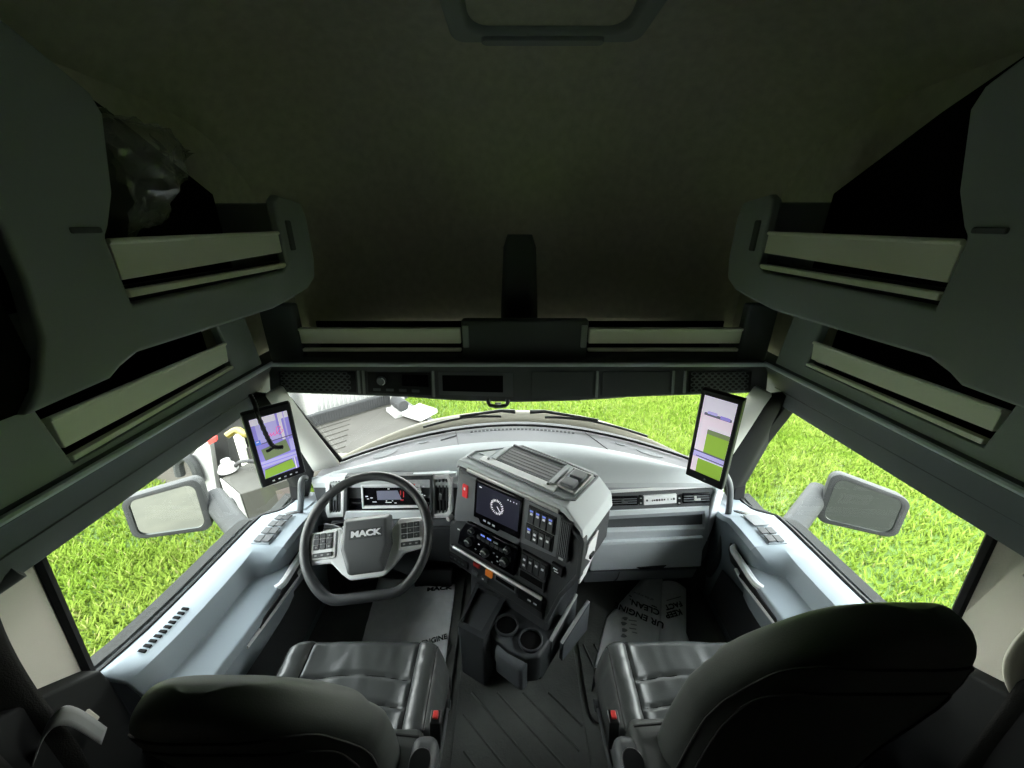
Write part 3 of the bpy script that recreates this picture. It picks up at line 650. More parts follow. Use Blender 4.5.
# passenger side
face('shadow_strip', [(604, 486.5), (706, 480), (707, 486), (606, 491)], M['pad_mid'], .01, 1.338)  # grey strip painted in for the shadow under the pad edge
face('trim_strip', [(609, 490.5), (704, 485), (705, 488), (609, 493.5)], M['bright'], .012, 1.335, bevel=.003, label='silver trim strip')
vp = face('vent_band', [(607, 493.5), (713, 488.5), (714, 505.5), (606, 511)], M['hub'], .01, 1.342)
for a, b, v0, v1, w0, w1 in ((609.5, 637.5, 497.3, 506.2, 496.8, 505.2), (682.5, 710, 494.2, 503.6, 493.4, 502.6)):
    r_ = face('air_vent', [(a, v0), (b, w0), (b, w1), (a, v1)], M['gloss_black'], .012, 1.334, bevel=.002)
    mb = MB()
    for k in (.25, .5, .75): mb.prism([Q(a + 1, lerp(v0, v1, k) - .35, 1.3315), Q(b - 1, lerp(w0, w1, k) - .35, 1.3315), Q(b - 1, lerp(w0, w1, k) + .35, 1.3315), Q(a + 1, lerp(v0, v1, k) + .35, 1.3315)], (0, .005, 0))
    obj('vent_blades', mb, M['charcoal_face'], r_)
    um = (a + b) / 2 + 1; vm = (v0 + v1 + w0 + w1) / 4; mb = MB(); mb.prism([Q(um-3, vm-2, 1.328), Q(um-1, vm-2, 1.328), Q(um-1, vm+.8, 1.328), Q(um+3, vm+.2, 1.328), Q(um+3, vm+2, 1.328), Q(um-3, vm+2.2, 1.328)], (0, .006, 0)); obj('vent_tab', mb, M['satin'] if a > 660 else M['hub'], r_)
for a in (638.6, 677.2):
    r_ = face('vent_wheel', [(a, 496.5), (a + 3.6, 496.2), (a + 3.6, 505), (a, 505.6)], M['black'], .012, 1.332, bevel=.002)
    dots('wheel_marks', [(a + 1.8, 498.3, 1.0, .6), (a + 1.8, 503.2, .9, .6)], 1, M['satin'], 1.330, r_)
pl = face('name_plate', [(643.2, 496.6), (676.2, 494.4), (676.2, 503.2), (643.2, 505.4)], M['bright'], .010, 1.334, bevel=.002, label='silver name plate')
dots('plate_marks', [(646.6, 500.6, .9, .9), (652, 500.6, .35, .9), (654, 500.4, .7, .5), (656.5, 500.2, .8, .9), (659, 500.0, .7, .9), (661.6, 499.8, .6, .9), (664, 499.7, .7, .7), (667.5, 499.4, .3, .9), (671, 499.2, .8, .4), (673.4, 498.9, .9, 1.0)], 1, M['ink'], 1.3325, pl)
ring('bin_frame', [(601, 512), (709, 507), (707, 541.5), (596, 545)], [(606.5, 516.5), (704.5, 511), (704.5, 528.5), (602.5, 532)], M['pad_lifted'], .03, 1.333, bevel=.004)
bn = face('storage_bin', [(604, 514), (706, 509), (706, 531), (600, 535)], M['hub'], .004, 1.3585)
face('bin_ledge', [(606.5, 516), (705, 510.5), (705, 514), (607, 519.5)], M['pad_mid'], .024, 1.336, bn)
gd = face('glove_door', [(591.5, 543.5), (703.5, 537.5), (701, 567), (589.5, 571.5)], M['pad_lifted'], .03, 1.318, bevel=.008, seg=3)
mb = MB(); mb.prism([Q(594, 543, 1.318), Q(703, 537.5, 1.318), Q(699, 540.2, 1.314), Q(594, 545.8, 1.314)], (0, .004, 0)); obj('door_lip', mb, M['pad_lifted'], gd, bevel=.001)
face('door_latch', [(636, 567.5), (666, 565.5), (663, 567.8), (640, 569.5)], M['black'], .006, 1.315, gd)
face('lower_panel', [(584, 573), (697, 569), (692, 578), (583, 583)], M['charcoal_face'], .02, 1.33, bevel=.006)
mb = MB(); mb.tube([Q(619, 572, 1.328), Q(617, 578, 1.328), Q(613, 582, 1.328)], .002, 5); obj('panel_seam', mb, M['black'], D)
mb = MB(); mb.prism([(.835, 1.325, .735), (.875, 1.335, .745), (.893, 1.36, .70), (.885, 1.36, .50), (.865, 1.36, .37), (.845, 1.345, .37), (.835, 1.33, .50)], (0, .06, 0)); obj('end_column', mb, M['pad_lifted'], D, bevel=.012, seg=3)

# ================================================================== CENTRE CONSOLE (turned to the driver)
TL = Vector((-.233, 1.28, .88)); U = Vector((.811, -.585, 0)).normalized(); N = Vector((-U.y, U.x, 0))
def KX(p): return TL + U * p[0] + N * (p[1] - .13 * p[2]) + Vector((0, 0, -p[2]))     # (along face, into dash, down)
K = thing('centre_console', 'control console with screen and knobs in the middle of the dash, turned to the driver', 'console', (0.05, 1.22, .40))
def kback(name, pts, n0, back, m, **k):          # like kpoly, but cut away towards the driver side at the back
    mb = MB(KX); a = [mb.v((p[0], n0, p[1])) for p in pts]; b = [mb.v((p[0], back(p[0]), p[1])) for p in pts]; n = len(a); mb.f(a)
    for i in range(n): mb.f([a[i], b[i], b[(i+1) % n], a[(i+1) % n]])
    mb.f(b[::-1]); return obj(name, mb, m, K, **k)
def kbox(name, a0, a1, h0, h1, n0, n1, m, parent=K, **k):
    mb = MB(KX); mb.box(a0, a1, n0, n1, h0, h1); return obj(name, mb, m, parent, **k)
def kpoly(name, pts, n0, n1, m, parent=K, **k):
    mb = MB(KX); mb.prism([(a, n0, h) for a, h in pts], (0, n1 - n0, 0)); return obj(name, mb, m, parent, **k)
body = [(-.008, -.012), (.465, -.012), (.548, .04), (.552, .185), (.495, .30), (.458, .44), (-.02, .452), (-.045, .40), (-.045, .27), (-.02, .25)]
kback('console_body', body, 0, lambda a: .075 if a < 0 else .23, M['charcoal'], bevel=.010, seg=3)
kpoly('face_plate', [(.004, -.002), (.455, -.012), (.468, .0), (.46, .155), (.315, .17), (.30, .19), (.08, .197), (-.005, .235), (-.014, .235)], -.008, .01, M['charcoal_face'], bevel=.004)
kback('top_shell', [(-.014, .0), (-.014, -.03), (.0, -.045), (.14, -.045), (.470, -.045), (.540, .012), (.552, .06), (.546, .065), (.530, .02), (.467, -.018), (.14, -.018), (0, -.018)], -.004, lambda a: float(np.interp(a, [0, .14], [.075, .235])), M['pad'], bevel=.007, seg=3)
kpoly('side_rim', [(.455, -.01), (.468, -.012), (.552, .04), (.556, .185), (.50, .30), (.462, .44), (.448, .44), (.487, .295), (.54, .18), (.536, .048), (.462, .003)], -.010, .02, M['charcoal'], bevel=.004)
kbox('face_strip', .045, .452, -.030, -.014, -.012, .0, M['silver'], bevel=.004, label='silver strip')
# top: tray, strip with screws, two square buttons in a framed corner
T = -.0455
def kt(name, pts, hgt, m, parent=K, **k):
    mb = MB(KX); mb.prism([(a, n + .13 * T, T - hgt) for a, n in pts], (0, 0, hgt + .004)); return obj(name, mb, m, parent, **k)
mb = MB(KX); o_ = [(.012, .028), (.450, .022), (.482, .045), (.490, .212), (.35, .226), (.145, .226), (.012, .078)]; i_ = [(.018, .034), (.448, .028), (.476, .05), (.483, .206), (.35, .219), (.148, .219), (.018, .074)]
mb.frame([(a, n, T - .003) for a, n in o_], [(a, n, T - .003) for a, n in i_], (0, 0, .006)); obj('top_groove', mb, M['charcoal_face'], K)
tr = kt('tray', [(.115, .085), (.365, .085), (.365, .205), (.115, .205)], .002, M['tray_grey'])
for i in range(6): kt('tray_rib', [(.125, .094 + .018*i), (.355, .094 + .018*i), (.355, .1035 + .018*i), (.125, .1035 + .018*i)], .004, M['tray_grey'], tr, bevel=.002)
kt('tray_side', [(.363, .075), (.382, .075), (.382, .20), (.363, .20)], .010, M['pad'], bevel=.003); kt('tray_side', [(.098, .08), (.117, .08), (.117, .19), (.098, .165)], .008, M['pad'], bevel=.003)
kt('tray_back', [(.115, .203), (.365, .203), (.365, .212), (.115, .212)], .009, M['charcoal_face'], bevel=.003)
st = kt('top_strip', [(.065, .044), (.40, .044), (.40, .078), (.065, .078)], .005, M['bright'], bevel=.003)
for a in (.095, .365):
    mb = MB(); mb.cyl(KX((a, .061, T - .004)), (0, 0, 1), .0055, .004, 12); obj('screw', mb, M['black'], st)
kt('pen_tray', [(.03, .080), (.088, .080), (.088, .148)], .003, M['pad'], bevel=.002)
mb = MB(KX); mb.frame([(a, n, T - .006) for a, n in ((.388, .075), (.466, .07), (.474, .205), (.388, .205))], [(a, n, T - .006) for a, n in ((.394, .084), (.459, .078), (.467, .198), (.394, .198))], (0, 0, .008)); obj('button_frame', mb, M['satin'], K, bevel=.002)
for a, n in ((.426, .108), (.432, .168)):
    kt('square_button', rr_pts(a - .026, a + .026, n - .024, n + .024, .008, 3, lambda p, q: (p, q)), .018, M['charcoal_face'], bevel=.004)
# face: hazard switch, screen, rocker switches, vent
rs = kbox('hazard_switch', .030, .056, .045, .10, -.014, 0, M['red_lit'], bevel=.002, label='red lit switch'); kbox('switch_mark', .039, .047, .055, .066, -.0155, -.013, M['white_mark'], rs)
sc = kpoly('screen_bezel', [(.094, -.004), (.312, -.010), (.312, .155), (.225, .158), (.215, .172), (.13, .176), (.12, .160), (.094, .162)], -.014, .0, M['gloss_black'], bevel=.003)
kpoly('display', [(.108, .008), (.302, .002), (.302, .125), (.108, .135)], -.0155, -.0135, M['scr_navy'], sc)
mb = MB(KX)
for i in range(24):
    a0 = 2*math.pi*i/24; r0, r1 = (.023, .030) if i % 2 else (.021, .031); c_, s_ = math.cos(a0), math.sin(a0); w_ = .0014
    mb.prism([(.205 + c_*r0 - s_*w_, -.0165, .068 + s_*r0 + c_*w_), (.205 + c_*r1 - s_*w_, -.0165, .068 + s_*r1 + c_*w_), (.205 + c_*r1 + s_*w_, -.0165, .068 + s_*r1 - c_*w_), (.205 + c_*r0 + s_*w_, -.0165, .068 + s_*r0 - c_*w_)], (0, .001, 0))
mb.prism([(.204, -.0165, .066), (.207, -.0165, .065), (.222, -.0165, .082), (.219, -.0165, .083)], (0, .001, 0))
for a, h, da in ((.118, .016, .006), (.125, .016, .004), (.25, .015, .004), (.262, .015, .003), (.275, .014, .004), (.288, .014, .003)): mb.box(a, a + da, -.0165, -.0155, h, h + .004)
obj('display_graphics', mb, M['scr_white'], sc)
for i in range(3): kbox('screen_button', .145 + .022*i, .157 + .022*i, .150, .157, -.0155, -.0135, M['white_mark'], sc)
def rocker(a0, a1, h0, h1, n, blue, marks):
    fr = kbox('switch_bank', a0 - .006, a1 + .006, h0 - .006, h1 + .006, -.012, 0, M['black'], bevel=.003)
    w_ = (a1 - a0) / n
    for i in range(n):
        q = kbox('rocker_switch', a0 + w_*i + .0015, a0 + w_*(i+1) - .0015, h0, h1, -.018, -.010, M['charcoal'], fr, bevel=.003)
        x = a0 + w_*(i + .5)
        if marks[i] != '0': kbox('switch_icon', x - .005, x + .005, h0 + .014, h0 + .022, -.0195, -.017, M['white_mark'], q)
        if blue[i] == '1': kbox('switch_lamp', x - .006, x + .006, h0 + .004, h0 + .010, -.0195, -.017, M['blue_mark'], q)
        if marks[i] == '2': kbox('switch_icon', x - .005, x + .005, h1 - .022, h1 - .014, -.0195, -.017, M['white_mark'], q)
rocker(.342, .442, .008, .066, 4, '1111', '1111'); rocker(.338, .440, .082, .136, 4, '1000', '1211'); rocker(.332, .434, .202, .262, 4, '0000', '2111')
vb = kbox('air_vent', .462, .506, -.006, .150, -.016, .0, M['charcoal'], bevel=.004)
kbox('vent_mouth', .468, .500, .0, .128, -.0165, -.005, M['void_shade'], vb)
for i in range(5): kbox('vent_blade', .468 + .0064*i + .0012, .468 + .0064*i + .0038, .0, .128, -.018, -.008, M['charcoal_face'], vb)
kbox('vent_wheel', .475, .492, .136, .144, -.018, -.012, M['satin'], vb, bevel=.001)
# lower panel with climate controls
lp = kpoly('climate_panel', [(.062, .200), (.312, .192), (.308, .318), (.02, .325), (.03, .262)], -.018, .0, M['gloss_black'], bevel=.004)
for a, h, r_ in ((.097, .222, .013), (.272, .216, .014), (.084, .280, .018), (.170, .284, .019), (.263, .274, .019)):
    mb = MB(); p = KX((a, -.018, h)); ax = -N + Vector((0, 0, .13)); mb.cyl(p, ax, r_, .016, 20, r_*.86); kn = obj('climate_knob', mb, M['charcoal'], lp, bevel=.002)
    mb = MB(); mb.tube([p + ax.normalized()*.0165 + (U*math.cos(q) + Vector((0, 0, 1))*math.sin(q))*r_*.72 for q in np.linspace(.5, 2.7, 8)], .0028, 5); obj('knob_highlight', mb, M['silver'], kn)
for i in range(6): kbox('climate_button', .122 + .022*i, .140 + .022*i, .228, .243, -.0205, -.017, M['charcoal'], lp, bevel=.001)
for i in range(3): kbox('climate_readout', .140 + .032*i, .160 + .032*i, .215, .222, -.0195, -.017, M['blue_mark'] if i < 2 else M['ink_grey'], lp)
for a, h in ((.115, .295), (.13, .265), (.205, .265), (.222, .272), (.225, .292), (.238, .30), (.14, .305), (.20, .31)): kbox('climate_icon', a, a + .007, h, h + .004, -.0195, -.017, M['white_mark'], lp)
mb = MB(); mb.cyl(KX((-.030, -.0, .225)), -N, .010, .028, 14, .012); obj('brake_knob', mb, M['satin'], K, bevel=.003)
kbox('knob_mark', .004, .016, .270, .274, -.003, .001, M['white_mark'])
cb = kbox('cubby', .322, .434, .272, .322, -.012, 0, M['charcoal'], bevel=.003); kbox('cubby_mouth', .330, .426, .278, .305, -.0135, -.008, M['void_shade'], cb)
sq = kbox('square_switch', .449, .494, .178, .214, -.014, 0, M['black'], bevel=.003); kbox('switch_icon', .460, .476, .190, .194, -.0155, -.013, M['white_mark'], sq); kbox('switch_icon', .464, .480, .200, .203, -.0155, -.013, M['white_mark'], sq)
mb = MB(KX); mb.tube([(-.004, -.015, .355), (.432, -.015, .343)], .0065, 8); obj('lower_strip', mb, M['silver'], K, label='silver strip')
kbox('lower_band', -.03, .44, .362, .442, -.010, .02, M['charcoal'], bevel=.005)
l1 = kbox('radio_unit', -.026, .080, .392, .425, -.018, 0, M['black'], bevel=.003)
for i in range(4): kbox('radio_button', -.016 + .022*i, -.004 + .022*i, .402, .410, -.020, -.017, M['hub'], l1)
kbox('park_button', .108, .142, .366, .384, -.018, 0, M['red'], bevel=.003, label='red button'); kbox('trailer_button', .172, .206, .366, .392, -.018, 0, M['orange'], bevel=.003, label='orange button')
kbox('lower_slot', .218, .322, .358, .392, -.016, 0, M['charcoal_face'], bevel=.003); kbox('slot_mouth', .226, .314, .364, .380, -.0175, -.01, M['void_shade'])
us = kbox('socket_panel', .330, .438, .358, .404, -.016, 0, M['black'], bevel=.003)
for a in (.375, .400): kbox('socket', a, a + .014, .378, .384, -.0175, -.015, M['white_mark'], us)
for a in (.10, .15): kbox('grey_button', a, a + .034, .412, .430, -.015, 0, M['charcoal_face'], bevel=.003)
kbox('button_mark', .158, .166, .416, .422, -.0165, -.014, M['white_mark'])
# silver plate on the passenger side of the console
mb = MB(KX); mb.prism([(.549, .03, .085), (.551, .10, .07), (.549, .10, .17), (.540, .075, .24), (.530, .05, .27), (.536, .03, .20)], (.008, 0, 0)); obj('side_plate', mb, M['bright'], K, bevel=.003, label='silver side plate')
mb = MB(KX); mb.box(.555, .562, .055, .08, .14, .155); obj('side_latch', mb, M['black'], K)
mb = MB(KX); mb.prism([(.02, .07, .44), (.43, .07, .44), (.42, .09, .89), (.03, .09, .89)], (0, .28, 0)); obj('console_foot', mb, M['charcoal'], K, bevel=.01)
# floor console: phone tray, two cup holders, pocket
FC = thing('cup_holder_console', 'low black floor console with two cup holders and a phone tray below the control console', 'console', (0, 1.02, .0))
def fx(p): return TL + U * p[0] + N * p[1] + Vector((0, 0, p[2] - TL.z))              # (along, into, height above floor)
def loc(q): d_ = q - TL; return d_.dot(U), d_.dot(N)
zr = .30
c1 = loc(P(506, 624, z=zr)); c2 = loc(P(530, 639, z=zr)); rc = .041
mb = MB(fx)
out_ = [(c1[0]-.065, .10), (c1[0]-.062, c1[1]-.03), (c1[0]-.03, c1[1]-.065), ((c1[0]+c2[0])/2, c1[1]-.07), (c2[0]+.02, c2[1]-.066), (c2[0]+.06, c2[1]-.03), (c2[0]+.065, .10)]
NP = 48
def circ(c, k): return (c[0] + rc*math.cos(k), c[1] + rc*math.sin(k))
mb.prism([(a, n, .14) for a, n in out_], (0, 0, zr - .14 - .012)); obj('holder_body', mb, M['charcoal'], FC, bevel=.012)
for c_ in (c1, c2):
    mb = MB(fx); o_ = [(c_[0] + (rc+.007)*math.cos(2*math.pi*k/NP), c_[1] + (rc+.007)*math.sin(2*math.pi*k/NP), zr - .012) for k in range(NP)]; i_ = [(c_[0] + rc*math.cos(2*math.pi*k/NP), c_[1] + rc*math.sin(2*math.pi*k/NP), zr - .012) for k in range(NP)]
    mb.frame(o_, i_, (0, 0, .016)); h_ = obj('cup_ring', mb, M['charcoal'], FC, bevel=.003)
    mb = MB(fx); mb.prism([(c_[0] + rc*math.cos(2*math.pi*k/NP), c_[1] + rc*math.sin(2*math.pi*k/NP), zr - .0135) for k in range(NP)], (0, 0, .002)); obj('well_shade', mb, M['void_shade'], h_)  # flat black disc painted as the shade of the cup hole
mb = MB(fx); mb.hexa([(c1[0]-.005, c1[1]-.05, .10), (c2[0]+.03, c2[1]-.05, .10), (c2[0]+.02, c2[1]-.09, .12), (c1[0]+.005, c1[1]-.085, .12), (c1[0]-.005, c1[1]-.05, .275), (c2[0]+.03, c2[1]-.05, .275), (c2[0]+.02, c2[1]-.095, .25), (c1[0]+.005, c1[1]-.09, .25)]); obj('holder_nose', mb, M['charcoal_face'], FC, bevel=.014, seg=3)
t0 = [loc(P(u, v, z=.30)) for u, v in ((461, 624), (478, 590), (501, 598), (481, 634))]
mb = MB(fx); mb.prism([(a, n, .285) for a, n in t0], (0, 0, .010)); obj('phone_tray', mb, M['hub'], FC, bevel=.004)
t1 = [loc(P(u, v, z=.30)) for u, v in ((457.5, 628), (476, 585), (506, 600), (483, 642))]
mb = MB(fx); mb.frame([(a, n, .26) for a, n in t1], [(a, n, .26) for a, n in t0], (0, 0, .055)); obj('tray_rim', mb, M['charcoal'], FC, bevel=.006)
mb = MB(fx); mb.prism([(a*1.0, n, .02) for a, n in t1], (0, 0, .255)); obj('tray_body', mb, M['charcoal'], FC, bevel=.01)
def pocket(u0, v0, u1, v1, wd, nm, m):
    a, b = P(u0, v0, z=.28), P(u1, v1, z=.40); side = Vector((b.y - a.y, -(b.x - a.x), 0)).normalized()
    mb = MB(); mb.hexa([a - side*wd + Vector((0,0,-.10)), a + side*wd + Vector((0,0,-.10)), b + side*wd + Vector((0,0,-.16)), b - side*wd + Vector((0,0,-.16)), a - side*wd, a + side*wd, b + side*wd, b - side*wd]); o = obj(nm, mb, m, FC, bevel=.004)
    mb = MB(); mb.tube([a + Vector((0,0,.001)), b + Vector((0,0,.001))], .0075, 6); obj('pocket_edge', mb, M['satin'], o); return o
pocket(550, 641, 576, 594, .006, 'pocket_wall', M['charcoal_face']); pocket(561, 643, 588, 601, .010, 'pocket_wall', M['charcoal_face'])

# ================================================================== STEERING WHEEL
wc = P(366.5, 537.5, y=1.02); ro = R(7); X0 = Vector((1, 0, 0)); V0 = Vector((0, .72, .694)).normalized(); N0 = X0.cross(V0)
X1 = X0 * math.cos(ro) + V0 * math.sin(ro); V1 = V0 * math.cos(ro) - X0 * math.sin(ro)
def WX(p): return wc + X1 * p[0] + V1 * p[1] + N0 * p[2]
W = thing('steering_wheel', 'flat-bottomed dark steering wheel with silver spokes and button pads in front of the driver', 'steering wheel', wc)
pts = []
for k in range(72):
    a = 2*math.pi*k/72; x, y = .211*math.cos(a), .210*math.sin(a)
    if y < -.180: y = -.180 - .06*(-.180 - y)
    pts.append((x, y, .0))
for _ in range(2): pts = [tuple((pts[i-1][j] + 2*pts[i][j] + pts[(i+1) % 72][j]) / 4 for j in range(3)) for i in range(72)]
mb = MB(WX); mb.tube(pts, .0165, 14, closed=True); obj('rim', mb, M['wheel_leather'], W, smooth=80)
sk = (1.0)
mb = MB(WX); fr_ = [(-.205, .035), (-.10, .045), (-.07, .01), (.075, .01), (.11, .05), (.205, .045), (.205, -.055), (.125, -.065), (.09, -.10), (.055, -.128), (-.055, -.128), (-.085, -.105), (-.12, -.068), (-.205, -.065)]
mb.prism([(a, b, -.028) for a, b in fr_], (0, 0, .022)); obj('spokes', mb, M['bright'], W, bevel=.007, seg=3, label='silver spokes')
mb = MB(WX)
lo = [(-.085, .070), (.085, .070), (.092, -.03), (.062, -.112), (-.062, -.112), (-.092, -.03)]; hi = [(-.070, .055), (.070, .055), (.074, -.03), (.05, -.075), (-.05, -.075), (-.074, -.03)]
lo = [(a*.94, b) for a, b in lo]
L0 = [mb.v((a, b, -.03)) for a, b in lo]; L1 = [mb.v((a, b, .002)) for a, b in lo]; L2 = [mb.v((a, b, .026)) for a, b in hi]
for A, B in ((L0, L1), (L1, L2)):
    for i in range(6): mb.f([A[i], A[(i+1) % 6], B[(i+1) % 6], B[i]])
mb.f(L2); mb.f(L0[::-1]); obj('hub_cover', mb, M['hub'], W, bevel=.008, seg=3)
text('hub_lettering', 'MACK', .026, M['white_mark'], W, WX((.004, .012, .028)), X1, V1, .0012, bold=.0012, sx=1.35)
mb = MB(WX); mb.box(-.052, .060, -.004, .028, .0255, .0268); obj('badge_plate', mb, M['charcoal'], W, bevel=.0006)
for sx_ in (-1, 1):
    mb = MB(WX); x0, x1 = sorted((sx_*.105, sx_*.192)); mb.box(x0, x1, -.052, .036, -.010, -.001); pd = obj('button_pad', mb, M['bright'], W, bevel=.006, seg=3)
    for i in range(3):
        for j in range(3):
            mb = MB(WX); a = x0 + .012 + .0215*i; b = -.020 + .0178*j; mb.box(a, a + .0195, b, b + .016, -.003, .003); bt = obj('button', mb, M['charcoal'], pd, bevel=.002)
            if (i + j) % 2 == 0: mb = MB(WX); mb.box(a + .007, a + .0125, b + .006, b + .010, .0028, .0034); obj('button_icon', mb, M['ink_grey'], bt)
    mb = MB(WX); mb.box(x0 + .010, x0 + .077, -.045, -.030, -.003, .003); bt = obj('button', mb, M['charcoal'], pd, bevel=.004)
    mb = MB(WX)
    for i in range(3): mb.box(x0 + .018 + .021*i, x0 + .026 + .021*i, -.040, -.035, .0028, .0034)
    obj('button_icon', mb, M['ink_grey'], bt)
mb = MB(); mb.tube([WX((0, -.02, -.025)), WX((0, -.03, -.12)), WX((0, -.06, -.40)), WX((0, -.10, -.62))], [.07, .06, .055, .05], 16); obj('column', mb, M['charcoal'], W, smooth=50)
mb = MB(); mb.tube([WX((.04, 0, -.07)), WX((.13, .03, -.055)), WX((.16, .035, -.05))], [.008, .008, .011], 8); obj('stalk', mb, M['charcoal'], W)
mb = MB(); mb.tube([WX((-.04, 0, -.07)), WX((-.14, .055, -.055)), WX((-.17, .06, -.05))], [.008, .008, .011], 8); obj('stalk', mb, M['charcoal'], W)

# ================================================================== SEATS
def make_seat(cx, bx, ytop, ztop, inner, label):
    s = inner                                    # +1: aisle side is +x
    t = thing('driver_seat' if cx < 0 else 'passenger_seat', label, 'seat', (cx, .62, 0), None)
    Y0, Y1 = .46, .855; WZ = .655 if cx > 0 else .61
    def top(a, b):                               # a across -1..1, b along -1..1
        x = .255 * a; y = lerp(Y0, Y1, (b + 1) / 2)
        bul = .035 * math.exp(-((abs(a) - .82) / .20) ** 2)
        z = .505 + bul + .012 * (1 - a*a) + .02 * (b + 1) / 2
        z -= .055 * max(0, (abs(a) - .88) / .12) ** 2 + .05 * max(0, (b - .80) / .20) ** 2
        cb = max(0, b); y -= .05 * (a*a*a*a) * cb
        z -= .009 * math.exp(-((abs(a) - .66) / .022) ** 2)
        if abs(a) < .66:
            for b0 in (.34, -.02, -.34, -.66):
                bb = b0 + .10 * (1 - (a/.66) ** 2) - .05; z -= .008 * math.exp(-((b - bb) / .026) ** 2)
            z += .0025 * noise.noise((a*9, b*3, cx)) * (1 if b > .2 else .6)
        else: z += .003 * noise.noise((a*4, b*9, cx))
        return Vector((cx + x, y, z))
    def piece(name, a0, a1, na, m):
        mb = MB(); nb = 64
        def fn(u, v):
            b = v
            k = v * (nb + 2)
            if k > nb: q = top(lerp(a0, a1, u), 1); q.z -= .13 * (k - nb) / 2; q.y += .004; return q
            return top(lerp(a0, a1, u), lerp(-1, 1, k / nb))
        g = mb.grid(fn, na, nb + 2)
        for edge, aa in ((g[0], a0), (g[-1], a1)):
            if abs(aa) == 1:
                low = [mb.v((q.co.x + (.004 if aa > 0 else -.004), q.co.y, min(q.co.z, .40))) for q in edge]
                for i in range(len(edge) - 1): mb.f([edge[i], edge[i+1], low[i+1], low[i]])
        return obj(name, mb, m, t, smooth=60)
    piece('seat_insert', -.66, .66, 44, M['leather']); piece('seat_bolster', -1, -.66, 14, M['leather']); piece('seat_bolster', .66, 1, 14, M['leather'])
    for a in (-.66, .66):
        mb = MB(); mb.tube([top(a, b) + Vector((0, 0, .001)) for b in np.linspace(-.95, .98, 30)], .0022, 5); obj('piping', mb, M['stitch'], t)
    for b0_ in (.34, -.02, -.34, -.66):
        mb = MB(); mb.tube([top(a, b0_ + .10 * (1 - (a/.66) ** 2) - .05) + Vector((0, 0, .0008)) for a in np.linspace(-.64, .64, 24)], .0017, 5); obj('pleat_seam', mb, M['stitch'], t)
    for a in (-.90, .90):
        mb = MB(); mb.tube([top(a, b) + Vector((0, 0, .0005)) for b in np.linspace(-.95, .9, 30)], .0018, 5); obj('stitching', mb, M['stitch'], t)
    mb = MB(); mb.rrect(cx - .235, cx + .235, Y0 - .03, Y1 - .03, .30, .43, .05); obj('seat_base', mb, M['charcoal'], t, bevel=.02, seg=3)
    mb = MB(); mb.rrect(cx - .19, cx + .19, Y0 - .02, Y1 - .10, .0, .31, .04); obj('pedestal', mb, M['black'], t, bevel=.01)
    # backrest: one upholstered shell with integral headrest
    b0 = Vector((cx, .505, .50)); b1 = Vector((bx, ytop, ztop)); L = b1 - b0; fwd = Vector((0, .97, .25)).normalized()
    def hw(v): return interp(v, [(0, .190), (.2, .200), (.44, .206), (.58, .212), (.68, .206), (.77, .184), (.86, .148), (.91, .122), (.95, .097), (.98, .064), (1, .02)])
    def th(v): return interp(v, [(0, .075), (.3, .078), (.6, .066), (.8, .055), (.92, .045), (.985, .028), (1, .012)])
    def back(u, v, off=0):
        a = 2*math.pi*u; c_, s_ = math.cos(a), math.sin(a); p = b0 + L * v
        e = .55; x = (hw(v) + off) * math.copysign(abs(c_)**e, c_); d_ = (th(v) + off) * math.copysign(abs(s_)**.8, s_)
        if s_ > 0: d_ -= .035 * (1 - abs(c_)**2) * (1 if v < .7 else .3)
        q = p + Vector((x, 0, 0)) + fwd * d_
        q.z += -.02 * (abs(x) / .25) ** 2 * v; return q + Vector((0, .03 * math.sin(math.pi * v), 0))
    mb = MB(); g = mb.grid(lambda u, v: back(u, v if v < .8 else .8 + .2*math.sin((v-.8)/.2*math.pi/2)), 48, 46, closed_u=True); mb.f([r_[-1] for r_ in g]); mb.f([r_[0] for r_ in g][::-1])
    obj('backrest', mb, M['leather_matte'], t, smooth=70)
    # piping lines round the rear panel
    def pipe(inset, vtop, r, name, m):
        pts = []; lo_ = .5 + inset; hi_ = 1 - inset
        rnd = [(lo_, v) for v in (.06, .2, .34, .46, .56, .66, vtop - .14, vtop - .07)] + [(lerp(lo_, hi_, q), vtop - .045 * abs(2*q - 1) ** 3) for q in (.12, .3, .5, .7, .88)] + [(hi_, v) for v in (vtop - .07, vtop - .14, .66, .56, .46, .34, .2, .06)]
        pts = [back(q.x, q.y, .0012) for q in smooth_path([Vector((a, b, 0)) for a, b in rnd], 6)]
        mb = MB(); mb.tube(pts, r, 5); obj(name, mb, m, t); return
        for v in np.linspace(.06, vtop - .06, 16): pts.append(back(lo_, v, .0012))
        for u in np.linspace(lo_, hi_, 16): pts.append(back(u, vtop - .06 + .06 * math.sin(math.pi * (u - lo_) / (hi_ - lo_)) ** .4 if 0 < (u - lo_) < (hi_ - lo_) - 1e-6 else vtop - .06, .0012))
        for v in np.linspace(vtop - .06, .06, 16): pts.append(back(hi_, v, .0012))
        mb = MB(); mb.tube(pts, r, 5); obj(name, mb, m, t)
    pipe(.085, .90, .0018, 'piping', M['stitch']); pipe(.13, .80, .0018, 'piping', M['stitch'])
    pts = [back(u, .905, .001) for u in np.linspace(.5, 1.0, 24)]
